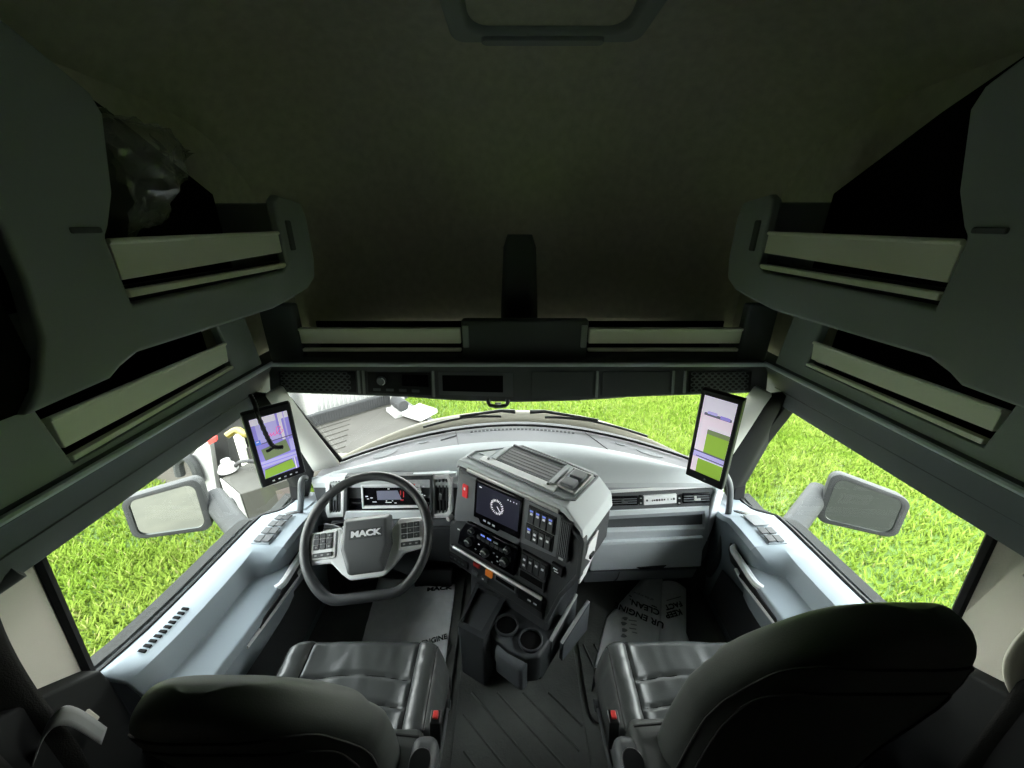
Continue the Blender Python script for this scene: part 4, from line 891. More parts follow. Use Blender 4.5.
    # side wing where the backrest meets the cushion, aisle armrest, belt buckle
    for q in (-1, 1):
        xa, xb = sorted((cx + q*.245, cx + q*.095)); wz = WZ + .02
        mb = MB(); mb.hexa([(xa, .43, .42), (xb, .43, .42), (xb, .585, .42), (xa, .585, .42), (xa, .40, wz + .01), (xb, .40, wz + .01), (xb, .565, wz - .02), (xa, .565, wz - .02)])
        wg = obj('backrest_wing', mb, M['leather_matte'], t, bevel=.022, seg=4)
        mb = MB(); mb.tube([(xa + .006, .535, wz - .003), ((xa + xb)/2, .54, wz - .002), (xb - .006, .535, wz - .003)], .003, 6); obj('piping', mb, M['stitch'], wg)
    ax = cx + s*.205
    mb = MB(); mb.hexa([(ax + s*.055 - .032, .30, .60), (ax + s*.055 + .032, .30, .60), (ax + s*.055 + .032, .535, .585), (ax + s*.055 - .032, .535, .585), (ax + s*.055 - .030, .30, .69), (ax + s*.055 + .030, .30, .69), (ax + s*.055 + .030, .53, .655), (ax + s*.055 - .030, .53, .655)])
    ar = obj('armrest', mb, M['charcoal'], t, bevel=.022, seg=4)
    mb = MB(); mb.cyl((ax + s*.055, .47, .668), (0, -.1, 1), .026, .006, 20, .024); obj('armrest_dial', mb, M['black'], ar, bevel=.002)
    mb = MB(); mb.cyl((ax + s*.055, .43, .674), (0, -.1, 1), .008, .003, 12); obj('armrest_mark', mb, M['charcoal_face'], ar)
    mb = MB(); mb.hexa([(ax + s*.058 - .014, .565, .50), (ax + s*.058 + .014, .565, .50), (ax + s*.058 + .014, .60, .50), (ax + s*.058 - .014, .60, .50), (ax + s*.062 - .014, .575, .60), (ax + s*.062 + .014, .575, .60), (ax + s*.062 + .014, .605, .605), (ax + s*.062 - .014, .605, .605)])
    bk = obj('belt_buckle', mb, M['black'], t, bevel=.004)
    mb = MB(); mb.box(ax + s*.062 - .007, ax + s*.062 + .007, .583, .601, .600, .609); obj('buckle_button', mb, M['red'], bk, bevel=.003, label='red release button')
    mb = MB(); mb.tube([(cx + s*.262, .52, .43), (cx + s*.268, .70, .42)], .007, 8); mb.cyl((cx + s*.262, .72, .40), (s, 0, 0), .016, .012, 16); obj('height_lever', mb, M['charcoal'], t)
    return t
make_seat(-.49, -.48, .335, 1.16, 1, 'black leather driver seat behind the steering wheel')
make_seat(.505, .548, .375, 1.28, -1, 'black leather passenger seat facing the glove box')

# ================================================================== MONITORS ON THE PILLARS
def monitor(tl, tr, bl, label, lay, buttons, right):
    tl, tr, bl = Vector(tl), Vector(tr), Vector(bl); ux = (tr - tl).normalized(); w_ = (tr - tl).length; dn = (bl - tl); dn = dn - ux * dn.dot(ux); h_ = dn.length; dn.normalize(); nz = ux.cross(dn)   # nz points away from the viewer
    t = thing('monitor', label, 'monitor', tl + ux*w_/2 + dn*h_)
    def MX(p): return tl + ux*p[0]*w_ + dn*p[1]*h_ + nz*p[2]
    mb = MB(MX); mb.box(0, 1, 0, 1, 0, .024); obj('monitor_case', mb, M['black'], t, bevel=.006, seg=3)
    mx, m0, m1 = (.115, .085, .12) if not right else (.11, .055, .10)
    def panel(name, x0, x1, y0, y1, m, z, parent):
        mb = MB(MX); f_ = lambda a, b: (mx + (1-2*mx)*a, m0 + (1-m0-m1)*b, z); mb.prism([f_(x0, y0), f_(x1, y0), f_(x1, y1), f_(x0, y1)], (0, 0, .0006)); return obj(name, mb, m, parent)
    sc_ = panel('screen', 0, 1, 0, 1, lay[0], -.0012, t)
    mats = []; mb = MB(MX); k = 0
    f_ = lambda a, b: (mx + (1-2*mx)*a, m0 + (1-m0-m1)*b)
    for poly, m in lay[1]:
        if m not in mats: mats.append(m)
        mb.mi = mats.index(m); mb.prism([(*f_(a, b), -.0016 - .00003*k) for a, b in poly], (0, 0, .0003)); k += 1
    obj('screen_picture', mb, mats, sc_, smooth=0)
    if buttons:
        for i in range(5): mb = MB(MX); mb.box(.25 + .13*i, .30 + .13*i, .935, .950, -.002, .002); obj('monitor_button', mb, M['white_mark'], t)
    else:
        mb = MB(MX); mb.prism([(.49, .955, -.001), (.52, .94, -.001), (.55, .955, -.001), (.52, .965, -.001)], (0, 0, .002)); obj('monitor_mark', mb, M['charcoal_face'], t)
        mb = MB(MX); mb.box(.0, 1, .004, .996, .024, .030); obj('monitor_back', mb, M['hub'], t, bevel=.004)
    return t, MX, sc_, f_
L_ = M
def bx(x0, x1, y0, y1): return [(x0, y0), (x1, y0), (x1, y1), (x0, y1)]
layL = (L_['scr_lav'], [(bx(0, 1, 0, .10), L_['scr_pale']), (bx(.10, .70, .10, .40), L_['scr_lav2']), (bx(.72, .80, .03, .44), L_['scr_pale']), (bx(.86, .90, .0, .44), L_['scr_lav2']), (bx(.66, .72, .0, .36), L_['scr_lav']), (bx(0, 1, .40, .415), L_['scr_dark']),
        ([(.10, .50), (.80, .45), (.86, .66), (.14, .70)], L_['scr_green']), (bx(.0, 1, .70, .80), L_['scr_lav2']), (bx(.0, 1, .745, .76), L_['scr_lav']), ([(.06, .84), (.84, .80), (.90, .97), (.0, 1.0)], L_['scr_lgreen']), ([(.06, .84), (.84, .80), (.84, .815), (.06, .855)], L_['scr_dark']),
        (bx(.0, .14, .34, .41), L_['scr_blue']), (bx(.03, .10, .355, .375), L_['scr_pale']), (bx(.88, 1, .46, .66), L_['scr_lav2']), (bx(.90, .93, .80, 1), L_['scr_pale'])])
mt, MX, sc_, f_ = monitor((-.934, 1.15, 1.188), (-.821, 1.251, 1.188), (-.954, 1.176, .868), 'tall black monitor on the pillar by the steering wheel, purple picture with red script', layL, True, False)
mb = MB(MX)
scr = smooth_path([(.22, .31), (.34, .27), (.30, .33), (.40, .29), (.38, .33), (.48, .29), (.47, .33), (.56, .28), (.62, .22), (.54, .24), (.54, .31), (.66, .30), (.68, .24)] and [Vector((a, b, 0)) for a, b in ((.30, .33), (.38, .27), (.36, .33), (.45, .28), (.44, .33), (.53, .28), (.52, .33), (.62, .30), (.74, .22), (.64, .21), (.60, .28), (.66, .33), (.78, .29), (.74, .26))], 4)
pp = [(*f_(q.x, q.y), -.0035) for q in scr]
mbp = MB(); mbp.tube([MX(q) for q in pp], .0010, 5); obj('red_script', mbp, M['scr_red'], sc_)
mb.bm.free()
mb = MB(); q0 = P(250, 395, x=-.955); q1 = MX((.30, .02, -.012)); pth = smooth_path([q0, q0.lerp(q1, .5) + Vector((.004, 0, -.004)), q1, MX((.36, .30, -.016)), MX((.42, .44, -.018)), MX((.52, .49, -.016)), MX((.62, .51, -.012))], 8)
mb.tube(pth, [.0065 + .0018 * (i % 2) for i in range(len(pth))], 8); mb.tube([MX((.44, .46, -.018)), MX((.34, .495, -.014)), MX((.28, .50, -.012))], .006, 6)
o = obj('monitor_cable', mb, M['black'], None); tag(o, 'black ribbed cable dangling in front of the purple monitor', 'cable')
layR = (L_['scr_pale'], [(bx(0, 1, .22, .36), L_['scr_pink']), (bx(.10, .95, .20, .235), L_['scr_grey']), (bx(.2, .5, .175, .21), L_['scr_lav2']), (bx(.6, .9, .19, .23), L_['scr_lav']), (bx(.10, .28, .33, .70), L_['scr_pink']), (bx(.30, 1, .40, .72), L_['scr_lgreen']), (bx(.30, 1, .40, .46), L_['scr_green']), (bx(0, 1, .705, .725), L_['scr_dark']), (bx(0, 1, .725, .80), L_['scr_lav2']), (bx(.1, 1, .775, .79), L_['scr_dark']), (bx(.0, .18, .80, 1), L_['scr_pink']), (bx(.18, 1, .81, 1), L_['scr_lgreen'])])
monitor((.672, 1.30, 1.222), (.770, 1.195, 1.222), (.672, 1.318, .835), 'tall black monitor on the passenger side pillar showing grass and a pink road', layR, False, True)
# arms and grab handles on the pillars
for s, nm, y0 in ((-1, 'vertical grey grab handle on the pillar beside the steering wheel', 0), (1, 'vertical grey grab handle on the pillar beside the glove box', 0)):
    if s < 0: pts = [P(306, 478, y=1.33), P(301, 481, y=1.31), P(300.5, 500, y=1.31), P(299, 518, y=1.31), P(296, 540, y=1.33)]
    else: pts = [P(722, 470, y=1.33), P(729, 484, y=1.30), P(729, 505, y=1.30), P(724, 530, y=1.30), P(716, 562, y=1.33), P(708, 575, y=1.36)]
    mb = MB(); mb.tube(smooth_path(pts, 6), .0125, 10); o = obj('grab_handle', mb, M['hub'], None); tag(o, nm, 'handle')

# ================================================================== FLOOR: RUBBER MAT, PAPER MATS, PEDALS
t = thing('rubber_mat', 'dark ribbed rubber mat covering the aisle between the two seats', 'mat', (0, .9, 0))
mb = MB(); mb.rrect(-.245, .255, .10, 1.30, .0005, .008, .04); obj('mat_sheet', mb, M['rubber'], t, bevel=.003)
for i in range(9):
    x0 = -.60 + .105*i; a = Vector((x0, 1.16, .008)); d_ = Vector((1, -.95, 0)); pts = []
    for k in range(30):
        q = a + d_ * k * .04
        if -.235 < q.x < .245 and .12 < q.y < 1.0: pts.append(q)
    if len(pts) > 2: mb = MB(); mb.tube(pts, .0055, 6); obj('mat_rib', mb, M['rubber'], t)
for s in (-1, 1):
    nm = 'dark rubber footwell mat with raised chevrons on the driver side floor' if s < 0 else 'dark rubber footwell mat with raised chevrons on the passenger side floor'
    t = thing('footwell_mat', nm, 'mat', (s*.5, 1.2, 0))
    mb = MB(); mb.prism(rr_pts(*sorted((s*.275, s*.93)), .86, 1.60, .05, 5, lambda a, b: (a, b, .0005)), (0, 0, .014)); obj('mat_sheet', mb, M['rubber'], t, bevel=.004)
    for q in range(2):
        mb = MB(); mb.tube([(s*(.30 + .05*q), 1.16, .0145), (s*(.345 + .05*q), 1.0, .0145), (s*(.32 + .05*q), .93, .0145)], .006, 6); obj('mat_rib', mb, M['rubber'], t)
def crumple(p, a): return p + Vector((0, 0, a * abs(noise.noise((p.x*14, p.y*14, 2))) + a*.5*abs(noise.noise((p.x*40, p.y*40, 5)))))
def sheet(c00, c10, c11, c01, hf, nu=40, nv=40, a=.010):
    mb = MB(); c00, c10, c11, c01 = map(Vector, (c00, c10, c11, c01))
    def fn(u, v):
        p = c00.lerp(c10, u).lerp(c01.lerp(c11, u), v); p.z += hf(u, v); return crumple(p, a)
    mb.grid(fn, nu, nv); return mb
Z = .018
t = thing('paper_floor_mat', 'crumpled white paper mat on the floor under the steering wheel', 'paper mat', (-.52, 1.3, .015))
a_, b_, c_, d_ = P(362, 640, z=Z), P(446, 655, z=Z), P(455, 586, z=Z), P(378, 582, z=Z)
d_ = d_ + (d_ - a_) * .05
b2 = b_ + (b_ - c_) * .25; a2 = a_ + (a_ - d_) * .3
mb = sheet(a2, b2, c_, d_, lambda u, v: .012 * (v > .8) * (v - .8) * 5)
pm = obj('paper_sheet', mb, M['paper'], t, smooth=60); q_ = pm.modifiers.new('thickness', 'SOLIDIFY'); q_.thickness = .0012
k1 = P(440, 592, z=.035); text('mat_print', 'MACK', .028, M['ink'], t, k1 + Vector((-.01, .02, 0)), (1, .10, 0), (0, 1, 0), .0008, bold=.0015, sx=1.6)
k1 = P(434, 640, z=.036); text('mat_print', 'ENGINE', .032, M['ink'], t, k1, (1, .32, 0), (-.32, 1, 0), .0008, bold=.001)
t = thing('paper_floor_mat', 'folded white paper mat with upside down printing in front of the passenger seat', 'paper mat', (.6, 1.35, .015))
F0 = P(658, 650, z=Z); F1 = P(662, 575, z=Z)
a_ = P(588, 672, z=Z); b_ = P(596, 640, z=Z); c_ = P(606, 617, z=Z); d_ = P(641, 579, z=Z)
mb = MB()
left = [P(594, 668, z=Z), P(600, 640, z=Z), P(606, 618, z=Z), P(622, 600, z=Z), P(642, 578, z=Z)]
def lf(u, v):
    k = v * 4; i = min(int(k), 3); e = left[i].lerp(left[i+1], k - i); f = F0.lerp(F1, v)
    p = e.lerp(f, u); p.z += .045 * math.sin(math.pi * u * .9) * (.3 + .7*v) ; return crumple(p, .004)
mb.grid(lf, 40, 40); pm = obj('paper_sheet', mb, M['paper'], t, smooth=60); PS = pm.name; q_ = pm.modifiers.new('thickness', 'SOLIDIFY'); q_.thickness = .0012
rgt = [P(690, 650, z=Z), P(685, 636, z=Z), P(685, 610, z=Z), P(685, 590, z=Z), P(683, 570, z=Z)]
def rf(u, v):
    k = v * 4; i = min(int(k), 3); e = rgt[i].lerp(rgt[i+1], k - i); f = F0.lerp(F1, v); p = f.lerp(e, u); p.z += .035 * math.sin(math.pi * u * .8); return crumple(p, .003)
mb = MB(); mb.grid(rf, 24, 40); pm = obj('paper_fold', mb, M['paper'], t, smooth=60); PF = pm.name; q_ = pm.modifiers.new('thickness', 'SOLIDIFY'); q_.thickness = .0012
def bvh(*obs):
    vs, fs = [], []
    for o in obs:
        k = len(vs); w_ = wloc(o); vs += [v.co + w_ for v in o.data.vertices]; fs += [[k + i for i in p.vertices] for p in o.data.polygons]
    return BVHTree.FromPolygons(vs, fs)
def hit(tree, u, v):
    h = tree.ray_cast(CAM, ray(u, v).normalized()); return h[0]
def ptext(tree, s_, u0, v0, u1, v1, size, m, sx=1.0, bold=.0, up=.006, nm='mat_print'):   # printed from (u0,v0) to (u1,v1)
    a, b = hit(tree, u0, v0), hit(tree, u1, v1); c_ = hit(tree, (u0+u1)/2, (v0+v1)/2)
    up_ = Vector((0, 0, up)); d_ = b - a
    text(nm, s_, size, m, t, c_ + up_, d_, Vector((-d_.y, d_.x, 0)), .0008, bold=bold, sx=sx)
tl_ = bvh(bpy.data.objects[PS], bpy.data.objects[PF])
ptext(tl_, 'UR ENGINE', 657.5, 624, 618, 607, .043, M['ink'], 1.05, .0010)
ptext(tl_, 'CLEAN.', 656, 612.5, 631, 602.5, .043, M['ink'], 1.0, .0010)
ptext(tl_, 'KEEP', 681, 612, 664.5, 616.5, .040, M['ink'], .92, .0010); ptext(tl_, 'FACT', 681, 604, 664.5, 608.5, .036, M['ink'], .95, .0010)
ptext(tl_, 'of the engine', 652, 600.5, 634, 593.5, .018, M['ink_grey'], 1.0)
def rule(u0, v0, u1, v1, w_=.0025, nm='mat_rule', m=M['ink']):
    a, b = hit(tl_, u0, v0) + Vector((0, 0, .0065)), hit(tl_, u1, v1) + Vector((0, 0, .0065)); mb = MB(); n_ = Vector((-(b-a).y, (b-a).x, 0)).normalized() * w_
    mb.prism([a - n_, b - n_, b + n_, a + n_], (0, 0, .001)); obj(nm, mb, m, t)
rule(628.5, 596.5, 656, 608.5); rule(666, 601.5, 680, 597.5, .0012)
for i, (u, v) in enumerate(((624.5, 619.5), (623, 624.5), (623.5, 631), (623, 636.5))):
    p = hit(tl_, u, v) + Vector((0, 0, .006)); mb = MB(); mb.prism([(p.x + .012*math.cos(a)*(1 + .35*math.sin(3*a + i)), p.y + .009*math.sin(a), p.z) for a in np.linspace(0, 2*math.pi, 12)[:-1]], (0, 0, .001)); obj('mat_stamp', mb, M['ink_grey'], t)
for (u, v, w_) in ((632, 621, 8), (633, 625, 6), (632, 629, 7), (634, 633, 5)): rule(u - w_/2, v, u + w_/2, v + 1.2, .0018, 'mat_stamp', M['ink_grey'])
t = thing('pedal', 'wide dark brake pedal above the paper mat under the steering wheel', 'pedal', (-.37, 1.5, .1))
q_ = [P(u, v, y=1.45) for u, v in ((412, 571), (452, 570), (451, 587), (414, 590))]
mb = MB(); mb.prism(q_, (0, .03, .01)); obj('pedal_pad', mb, M['black'], t, bevel=.006)
mb = MB(); mb.tube([(q_[0] + q_[2]) / 2 + Vector((0, .02, 0)), (q_[0] + q_[2]) / 2 + Vector((0, .10, .22))], .012, 8); obj('pedal_arm', mb, M['charcoal'], t)

# ================================================================== CURTAINS AND BELTS
for s in (-1, 1):
    mb = MB()
    def cu(u, v):
        y = lerp(.08, .515, u); z = lerp(.42, 1.17, v)
        x = 1.005 - .020 * math.sin(u * 26 + 1.5*v) - .04 * (1 - v) * (1 - .3*u) - .015 * noise.noise((u*6, v*3, s))
        return (s * x, y - .09 * (1 - v) * u + .012 * math.sin(v * 6) * u, z)
    mb.grid(cu, 60, 30); o = obj('curtain', mb, M['curtain'], None, smooth=80); q_ = o.modifiers.new('thickness', 'SOLIDIFY'); q_.thickness = .004
    tag(o, 'dark gathered curtain beside the driver seat' if s < 0 else 'dark gathered curtain beside the passenger seat', 'curtain')
def strap(pts, wv, wd, th=.003):
    mb = MB(); pts = smooth_path(pts, 8)
    for i in range(len(pts)):
        pass
    wv = Vector(wv).normalized() * wd; up = Vector((0, 0, th))
    g = mb.grid(lambda u, v: pts[min(len(pts)-1, int(round(u*(len(pts)-1))))] + wv * (v - .5), len(pts) - 1, 3); return mb
t = thing('seat_belt', 'grey seat belt strap and guide low behind the driver seat', 'seat belt', (-.93, .42, .82))
mb = strap([P(30, 768, y=.42), P(46, 728, y=.44), P(70, 716, y=.46), P(104, 736, y=.50)], (.2, .5, .8), .035); o = obj('belt_strap', mb, M['belt'], t); q_ = o.modifiers.new('thickness', 'SOLIDIFY'); q_.thickness = .003
mb = MB(); mb.prism([P(58, 704, y=.505), P(68, 709, y=.505), P(92, 727, y=.505), P(86, 731, y=.505), P(66, 722, y=.505)], (0, .02, 0)); obj('belt_guide', mb, M['cream'], t, bevel=.004)
t = thing('seat_belt', 'pale grey seat belt loop beside the passenger seat at the curtain', 'seat belt', (.93, .44, .92))
mb = strap([P(1044, 622, y=.50), P(1024, 642, y=.49), P(1013, 664, y=.485), P(1016, 688, y=.48), P(1036, 722, y=.46)], (.8, -.3, .15), .03); o = obj('belt_strap', mb, M['cream'], t); q_ = o.modifiers.new('thickness', 'SOLIDIFY'); q_.thickness = .006

# ================================================================== OUTSIDE: HOOD, WIPERS, MIRRORS
t = thing('truck_hood', 'pale cream hood of this truck seen beyond the windscreen', 'hood', (0, 2.3, .0))
def hoodf(u, v):
    x = lerp(-1.0, 1.0, u); k = abs(x); y0 = base_y(min(.85, k)) + .04 + (max(0, k - .85)) * .2
    yk = interp(v, [(0, 0), (.2, .06), (.4, .115), (.55, .19), (.75, .55), (1, 1.25)]); z = interp(v, [(0, -.06), (.2, -.025), (.4, -.006), (.55, -.035), (.75, -.26), (1, -.85)])
    return (x, y0 + yk, base_z(min(.85, k)) + z - .16 * max(0, abs(x - -.05) - .42) ** 1.3)
mb = MB(); mb.grid(hoodf, 40, 24); o = obj('hood_panel', mb, M['hood'], t, smooth=60); q_ = o.modifiers.new('thickness', 'SOLIDIFY'); q_.thickness = .02; q_.offset = -1
mb = MB(); mb.grid(lambda u, v: (lerp(-.84, .84, u), base_y(lerp(-.84, .84, u)) + .025 + .055*v, base_z(lerp(-.84, .84, u)) - .03 + .002*v), 30, 2); obj('cowl_strip', mb, M['charcoal'], t)
for (x0, x1, nm) in ((-.08, -.46, 'black wiper lying at the windscreen base on the steering wheel side'), (.14, .62, 'black wiper lying at the windscreen base on the passenger side')):
    w_ = thing('wiper', nm, 'wiper', (x0, base_y(x0) + .07, base_z(x0)))
    xs = np.linspace(x0, x1, 12); dz = .028
    mb = MB(); mb.tube([(x, base_y(x) + .045 + .012*math.sin(i*.28), base_z(x) + dz - .006*abs(i-5)/5) for i, x in enumerate(xs)], .0065, 6); obj('wiper_blade', mb, M['black'], w_)
    xm = (x0 + x1*1.2)/2.2; xq = x0 - .07*(1 if x1 > x0 else -1)
    mb = MB(); mb.tube([(xq, base_y(xq) + .10, base_z(xq) + .02), (x0, base_y(x0) + .085, base_z(x0) + .035), (xm, base_y(xm) + .06, base_z(xm) + .038)], [.012, .009, .006], 6); obj('wiper_arm', mb, M['dark_steel'], w_)
def mirror(s, px_c, ydist, label, hw_, hh_, nrm, roll):
    c_ = P(*px_c, y=ydist); nv = Vector(nrm).normalized(); ux = Vector((0, 0, 1)).cross(nv).normalized(); ux = -ux if ux.x < 0 else ux; uy = nv.cross(ux); uy = uy if uy.z > 0 else -uy
    r_ = R(roll); ux, uy = ux*math.cos(r_) + uy*math.sin(r_), uy*math.cos(r_) - ux*math.sin(r_)
    t = thing('side_mirror', label, 'mirror', c_ - uy*hh_)
    def rx(k, d_, e=1):
        # outer side shorter than inner side, rounded corners
        o_ = rr_pts(-hw_*k, hw_*k, -hh_*k, hh_*k, .05*k, 6, lambda a, b: (a, b))
        return [c_ + ux*a*e + uy*(b*e*(1 - .16*(a*s)/hw_)) + nv*d_ for a, b in o_]
    rings = [rx(.93, .004), rx(1.0, .0), rx(1.02, -.02), rx(.98, -.07), rx(.80, -.115), rx(.50, -.14)]
    mb = MB(); vs = [[mb.v(p) for p in r1] for r1 in rings]; n = len(vs[0])
    for a, b in zip(vs, vs[1:]):
        for i in range(n): mb.f([a[i], a[(i+1) % n], b[(i+1) % n], b[i]])
    mb.f(vs[-1]); inn = [mb.v(p) for p in rx(.885, .004)]; inb = [mb.v(p) for p in rx(.885, -.012)]
    for i in range(n): mb.f([vs[0][i], vs[0][(i+1) % n], inn[(i+1) % n], inn[i]]); mb.f([inn[i], inn[(i+1) % n], inb[(i+1) % n], inb[i]])
    obj('mirror_shell', mb, M['mirror_shell'], t, smooth=50)
    mb = MB(); mb.frame(rx(.885, .0035), rx(.84, .0035), -nv*.012); obj('mirror_seal', mb, M['black'], t)
    mb = MB(); mb.prism(rx(.845, -.004), -nv*.004); obj('mirror_pane', mb, M['mirror_glass'], t, smooth=0)
    return t, c_, ux, uy, nv
t, c_, ux, uy, nv = mirror(-1, (167, 512), 1.62, 'grey wing mirror on an arm outside the driver door',   .17, .138, (.36, -.90, .14), 0)
a = c_ + ux*.165 - uy*.02 - nv*.115; b = P(252, 546, y=1.50); e_ = Vector((-1.11, 1.47, .16))
mb = MB(); mb.tube([a, a.lerp(b, .33), a.lerp(b, .66), b, e_], .060, 18, flat=.9); obj('mirror_arm', mb, M['arm_grey'], t, smooth=60)
t, c_, ux, uy, nv = mirror(1, (862, 508), 1.62, 'grey wing mirror on an arm outside the passenger door', .165, .132, (-.50, -.84, .17), -2)
a = c_ - ux*.165 - uy*.02 - nv*.115; b = P(784, 538, y=1.50); e_ = Vector((1.11, 1.47, .18))
mb = MB(); mb.tube([a, a.lerp(b, .33), a.lerp(b, .66), b, e_], .058, 18, flat=.9); obj('mirror_arm', mb, M['arm_grey'], t, smooth=60)

# ================================================================== OUTSIDE: THE SERVICE TRUCK ON THE LEFT
t = thing('flatbed_truck', 'light grey ribbed flatbed with raised side board parked ahead of the windscreen on the left', 'truck', (-2.3, 4.2, GZ))
dz = -.30
def dk(u, v, z=dz): return P(u, v, z=z)
A0, A1 = dk(306, 430), dk(392, 404)                        # foot of the side board, near to far
dirA = (A1 - A0).normalized(); A0 = A0 - dirA*.15; nA = Vector((dirA.y, -dirA.x, 0))
if nA.x < 0: nA = -nA
Wd = 1.05; Ld = (A1 - A0).length + .15
def fb(p): return A0 + dirA*p[0] + nA*p[1] + Vector((0, 0, p[2]))
mb = MB(fb); mb.box(0, Ld, 0, Wd, -.09, 0); dkk = obj('deck', mb, M['deck'], t, bevel=.01)
mb = MB(fb)
for i in range(9): mb.box(.05, Ld*.46 - .05*i, .05 + .11*i, .08 + .11*i, 0, .010)
obj('deck_ribs', mb, M['deck'], t)
mb = MB(fb); mb.box(0, Ld, -.05, 0, -.09, .15); sb_ = obj('side_board', mb, M['side_grey'], t, bevel=.006)
mb = MB(fb)
for i in range(46): mb.box(.06 + Ld/46*i, .085 + Ld/46*i, 0, .008, .02, .14)
obj('board_ribs', mb, M['side_grey'], sb_)
mb = MB(fb); mb.box(0, Ld, .0, .012, .0, .012); obj('board_foot', mb, M['box_grey'], t)
mb = MB(fb); mb.box(Ld - .06, Ld, 0, Wd, -.12, .03); obj('deck_edge', mb, M['dark_steel'], t)
mb = MB(fb); mb.box(.1, Ld - .1, .25, .37, -.35, -.09); mb.box(.1, Ld - .1, .70, .82, -.35, -.09); obj('chassis_rail', mb, M['dark_steel'], t)
for a_ in (.55, Ld - .6):
    for w_ in (.10, .80):
        mb = MB(fb)
        q = fb((a_, w_ - .05, GZ - dz + .38)); mb2 = MB(); mb2.cyl(q, nA, .38, .2, 28); obj('wheel', mb2, M['black'], t, bevel=.03); mb.bm.free()
t = thing('winch', 'small white winch at the far end of the flatbed deck', 'winch', fb((Ld - .15, .35, 0)))
mb = MB(fb); mb.box(Ld - .22, Ld - .06, .12, .17, .0, .20); mb.box(Ld - .30, Ld - .05, .15, .40, 0, .05); obj('winch_frame', mb, M['white_paint'], t, bevel=.006)
mb = MB(); mb.cyl(fb((Ld - .18, .17, .12)), nA, .07, .22, 18); obj('winch_drum', mb, M['side_grey'], t, bevel=.01)
q = [dk(401, 412, -.22), dk(419, 403, -.22), dk(437, 409, -.22), dk(420, 418, -.22)]
mb = MB(); mb.prism(q, (0, 0, -.05)); o = obj('tail_ramp', mb, M['white_paint'], None, bevel=.006); o.location.z = o.location.z
tag(o, 'bright white folded ramp plate at the far end of the flatbed', 'ramp')
mb = MB(); r_ = (q[0] + q[2]) / 2; mb.box(r_.x - .05, r_.x + .05, r_.y - .05, r_.y + .05, GZ, -.271); o2 = obj('ramp_post', mb, M['dark_steel'], o)
t = thing('box_trailer', 'white box trailer with faint ribs behind the flatbed side board', 'trailer', fb((Ld*.5, -1.2, GZ - dz)))
mb = MB(fb); mb.box(.30, Ld*1.1, -1.7, -.25, -.5, 1.3); bt_ = obj('trailer_body', mb, M['white_paint'], t, bevel=.02)
mb = MB(fb)
for i in range(int((Ld*1.1 - .4) / .05)): mb.box(.34 + .05*i, .355 + .05*i, -.25, -.238, -.4, 1.25)
obj('trailer_ribs', mb, M['white_paint'], bt_)
for a_ in (.7, Ld): mb2 = MB(); mb2.cyl(fb((a_, -.55, GZ - dz + .38)), nA, .38, .2, 24); obj('wheel', mb2, M['black'], t, bevel=.03)
for a_ in (.7, Ld): mb2 = MB(); mb2.cyl(fb((a_, -1.65, GZ - dz + .38)), nA, .38, .2, 24); obj('wheel', mb2, M['black'], t, bevel=.03)
# through the driver's window: white cabinet, generator, step, yellow can
def up(u, v, z): return P(u, v, z=z)
g0, g1, g2, g3 = up(221, 478, -.45), up(258, 456, -.45), up(292, 478, -.45), up(240, 494, -.45)
e1 = (g3 - g0); e1.z = 0; e2 = Vector((-e1.y, e1.x, 0)).normalized(); e2 = e2 if e2.y > 0 else -e2
t = thing('generator', 'grey boxed generator with a white end and round black port outside the driver window', 'generator', (g0 + g3) / 2 - Vector((0, 0, .85)))
e1n = e1.normalized(); wl = e1.length; ln = .72
perp = Vector((e1n.y, -e1n.x, 0)); perp = perp if perp.x > 0 else -perp
def gx(p): return g0 + e1n*p[0] + perp*p[1] + Vector((0, 0, p[2]))
mb = MB(); h_ = .50
top4 = [g0, g3, g2, g1]; mb.hexa([p + Vector((0, 0, -h_)) for p in top4] + top4); obj('generator_case', mb, M['box_grey'], t, bevel=.012)
nrm = (g3 - g0).cross(Vector((0, 0, 1))).normalized(); nrm = nrm if nrm.dot(g0 - g1) > 0 else -nrm
mb = MB(); mb.prism([g0 + nrm*.004, g3 + nrm*.004, g3 + nrm*.004 + Vector((0, 0, -h_)), g0 + nrm*.004 + Vector((0, 0, -h_))], nrm*.012); we = obj('end_panel', mb, M['white_paint'], t, bevel=.003, label='white end panel')
pc = (g0 + g3) / 2 + nrm*.016 + Vector((0, 0, -.20)); mb = MB(); mb.cyl(pc, nrm, .075, .02, 24); obj('exhaust_port', mb, M['black'], we)
nr2 = (g2 - g3).cross(Vector((0, 0, 1))).normalized(); nr2 = nr2 if nr2.dot(g3 - g0) > 0 else -nr2
ed = (g2 - g3); mb = MB(); mb.prism([g3 + ed*.62 + nr2*.004 + Vector((0, 0, -.08)), g3 + ed*.95 + nr2*.004 + Vector((0, 0, -.08)), g3 + ed*.95 + nr2*.004 + Vector((0, 0, -.36)), g3 + ed*.62 + nr2*.004 + Vector((0, 0, -.36))], nr2*.004); obj('warning_label', mb, M['pink'], t)
mb = MB(); b_ = (g0 + g2) / 2; mb.box(b_.x - .3, b_.x + .3, b_.y - .2, b_.y + .2, GZ, -.95); obj('generator_stand', mb, M['dark_steel'], t)
s0, s1 = up(252, 520, -.78), up(284, 506, -.78); dS = (s1 - s0); nS = Vector((dS.y, -dS.x, 0)).normalized() * .16
t = thing('grating_step', 'toothed metal grating step below the grey generator', 'step', (s0 + s1) / 2 + nS/2 - Vector((0, 0, .05)))
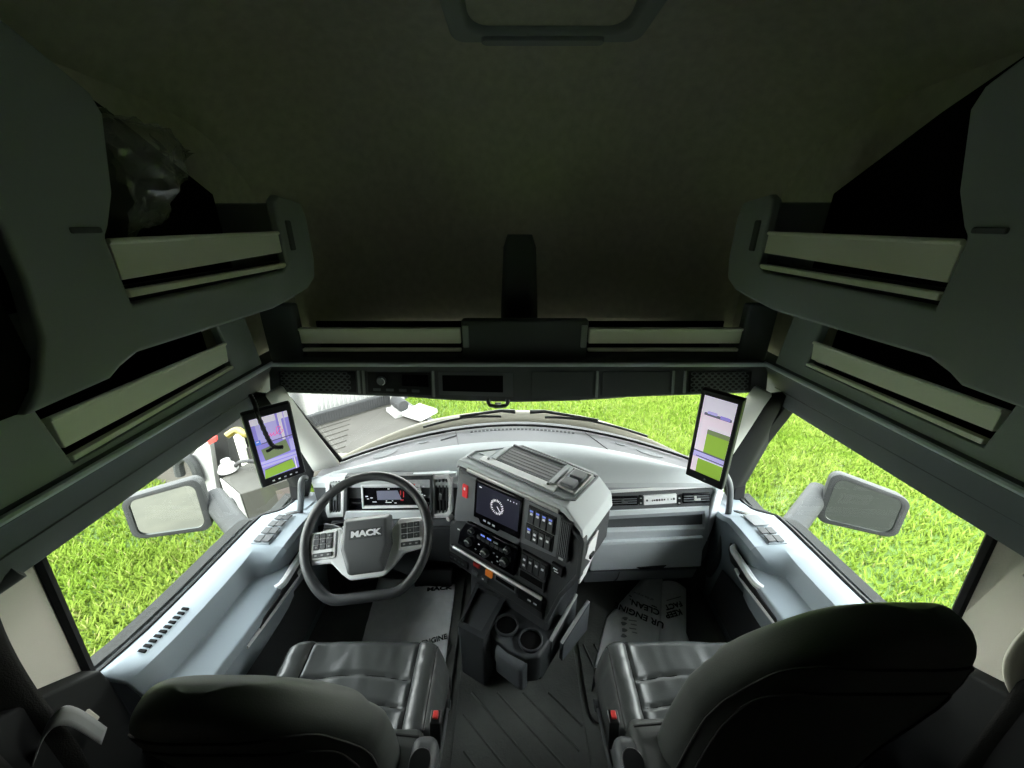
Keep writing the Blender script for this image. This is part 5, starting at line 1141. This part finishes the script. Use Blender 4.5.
mb = MB(); mb.frame([s0, s1, s1 + nS, s0 + nS], [s0.lerp(s1, .04) + nS*.12, s0.lerp(s1, .96) + nS*.12, s0.lerp(s1, .96) + nS*.88, s0.lerp(s1, .04) + nS*.88], (0, 0, -.05)); obj('step_frame', mb, M['rail'], t)
mb = MB()
for i in range(11):
    p = s0.lerp(s1, .06 + .085*i); mb.prism([p + nS*.1, p + dS*.035 + nS*.1, p + dS*.035 + nS*.9, p + nS*.9], (0, 0, -.04))
obj('step_bars', mb, M['side_grey'], t)
mb = MB(); q = (s0 + s1)/2 + nS*.5; mb.box(q.x - .05, q.x + .05, q.y - .05, q.y + .05, GZ, -.84); obj('step_leg', mb, M['dark_steel'], t)
t = thing('service_truck', 'white service truck body with a dark opening and red light seen past the driver window', 'truck', P(225, 470, y=3.9) * 1.0)
Yb = 3.95
def sv(px, y0, m, nm, th=.12, **k):
    mb = MB(); mb.prism([P(u, v, y=y0) for u, v in px], (-.25*th, th, 0)); return obj(nm, mb, m, t, **k)
sv([(186, 462), (208, 435), (222, 528), (214, 530)], 3.75, M['white_paint'], 'door_panel', .10, bevel=.01)
sv([(206, 430), (262, 405), (262, 480), (222, 500), (214, 470)], 3.95, M['dark_steel'], 'body_opening', .5)
sv([(200, 436), (262, 404), (262, 380), (180, 430)], 3.9, M['white_paint'], 'roof_edge', .6, bevel=.01)
sv([(207, 441), (215, 437), (216, 441), (208, 445)], 3.70, M['red'], 'marker_light', .04, label='red marker light')
sv([(233, 437), (240, 434), (250, 468), (243, 470)], 3.85, M['rail'], 'body_post', .06)
sv([(237, 452), (256, 444), (262, 460), (244, 466)], 3.88, M['box_grey'], 'tool_bin', .12, bevel=.01)
mb = MB(); mb.box(-5.6, -3.9, 4.3, 6.4, GZ + .45, .6); obj('truck_body', mb, M['white_paint'], t, bevel=.03)
for y in (4.8, 5.9):
    mb = MB(); mb.cyl((-3.92, y, GZ + .42), (-1, 0, 0), .42, .25, 26); obj('wheel', mb, M['black'], t, bevel=.03)
mb = MB(); mb.tube(smooth_path([P(180, 475, y=3.7), P(178, 462, y=3.7), P(186, 457, y=3.7), P(194, 466, y=3.7), P(200, 482, y=3.7)], 6), .05, 8); obj('fender_loop', mb, M['arm_grey'], t)
t = thing('pump', 'small white pump with a looped hose on top of the grey generator', 'pump', up(228, 470, -.43))
p = up(228, 470, -.43); mb = MB(); mb.cyl(p, (0, 0, 1), .09, .07, 18, .06); mb.cyl(p + Vector((0, 0, .07)), (0, 0, 1), .04, .05, 14); obj('pump_body', mb, M['white_paint'], t, bevel=.008)
mb = MB(); mb.tube(smooth_path([p + Vector((.06, .02, .03)), p + Vector((.16, .0, .10)), p + Vector((.26, .05, .06)), p + Vector((.30, .08, .01))], 6), .02, 8); obj('pump_hose', mb, M['dark_steel'], t)
p = P(236, 436, y=3.4); mb = MB(); mb.tube(smooth_path([p + Vector((-.10, 0, 0)), p + Vector((-.02, .05, .04)), p + Vector((.10, 0, .02)), p + Vector((.2, .05, 0))], 5), .035, 8); o = obj('yellow_sling', mb, M['yellow'], None); tag(o, 'bright yellow sling hanging at the top of the driver window view', 'sling')
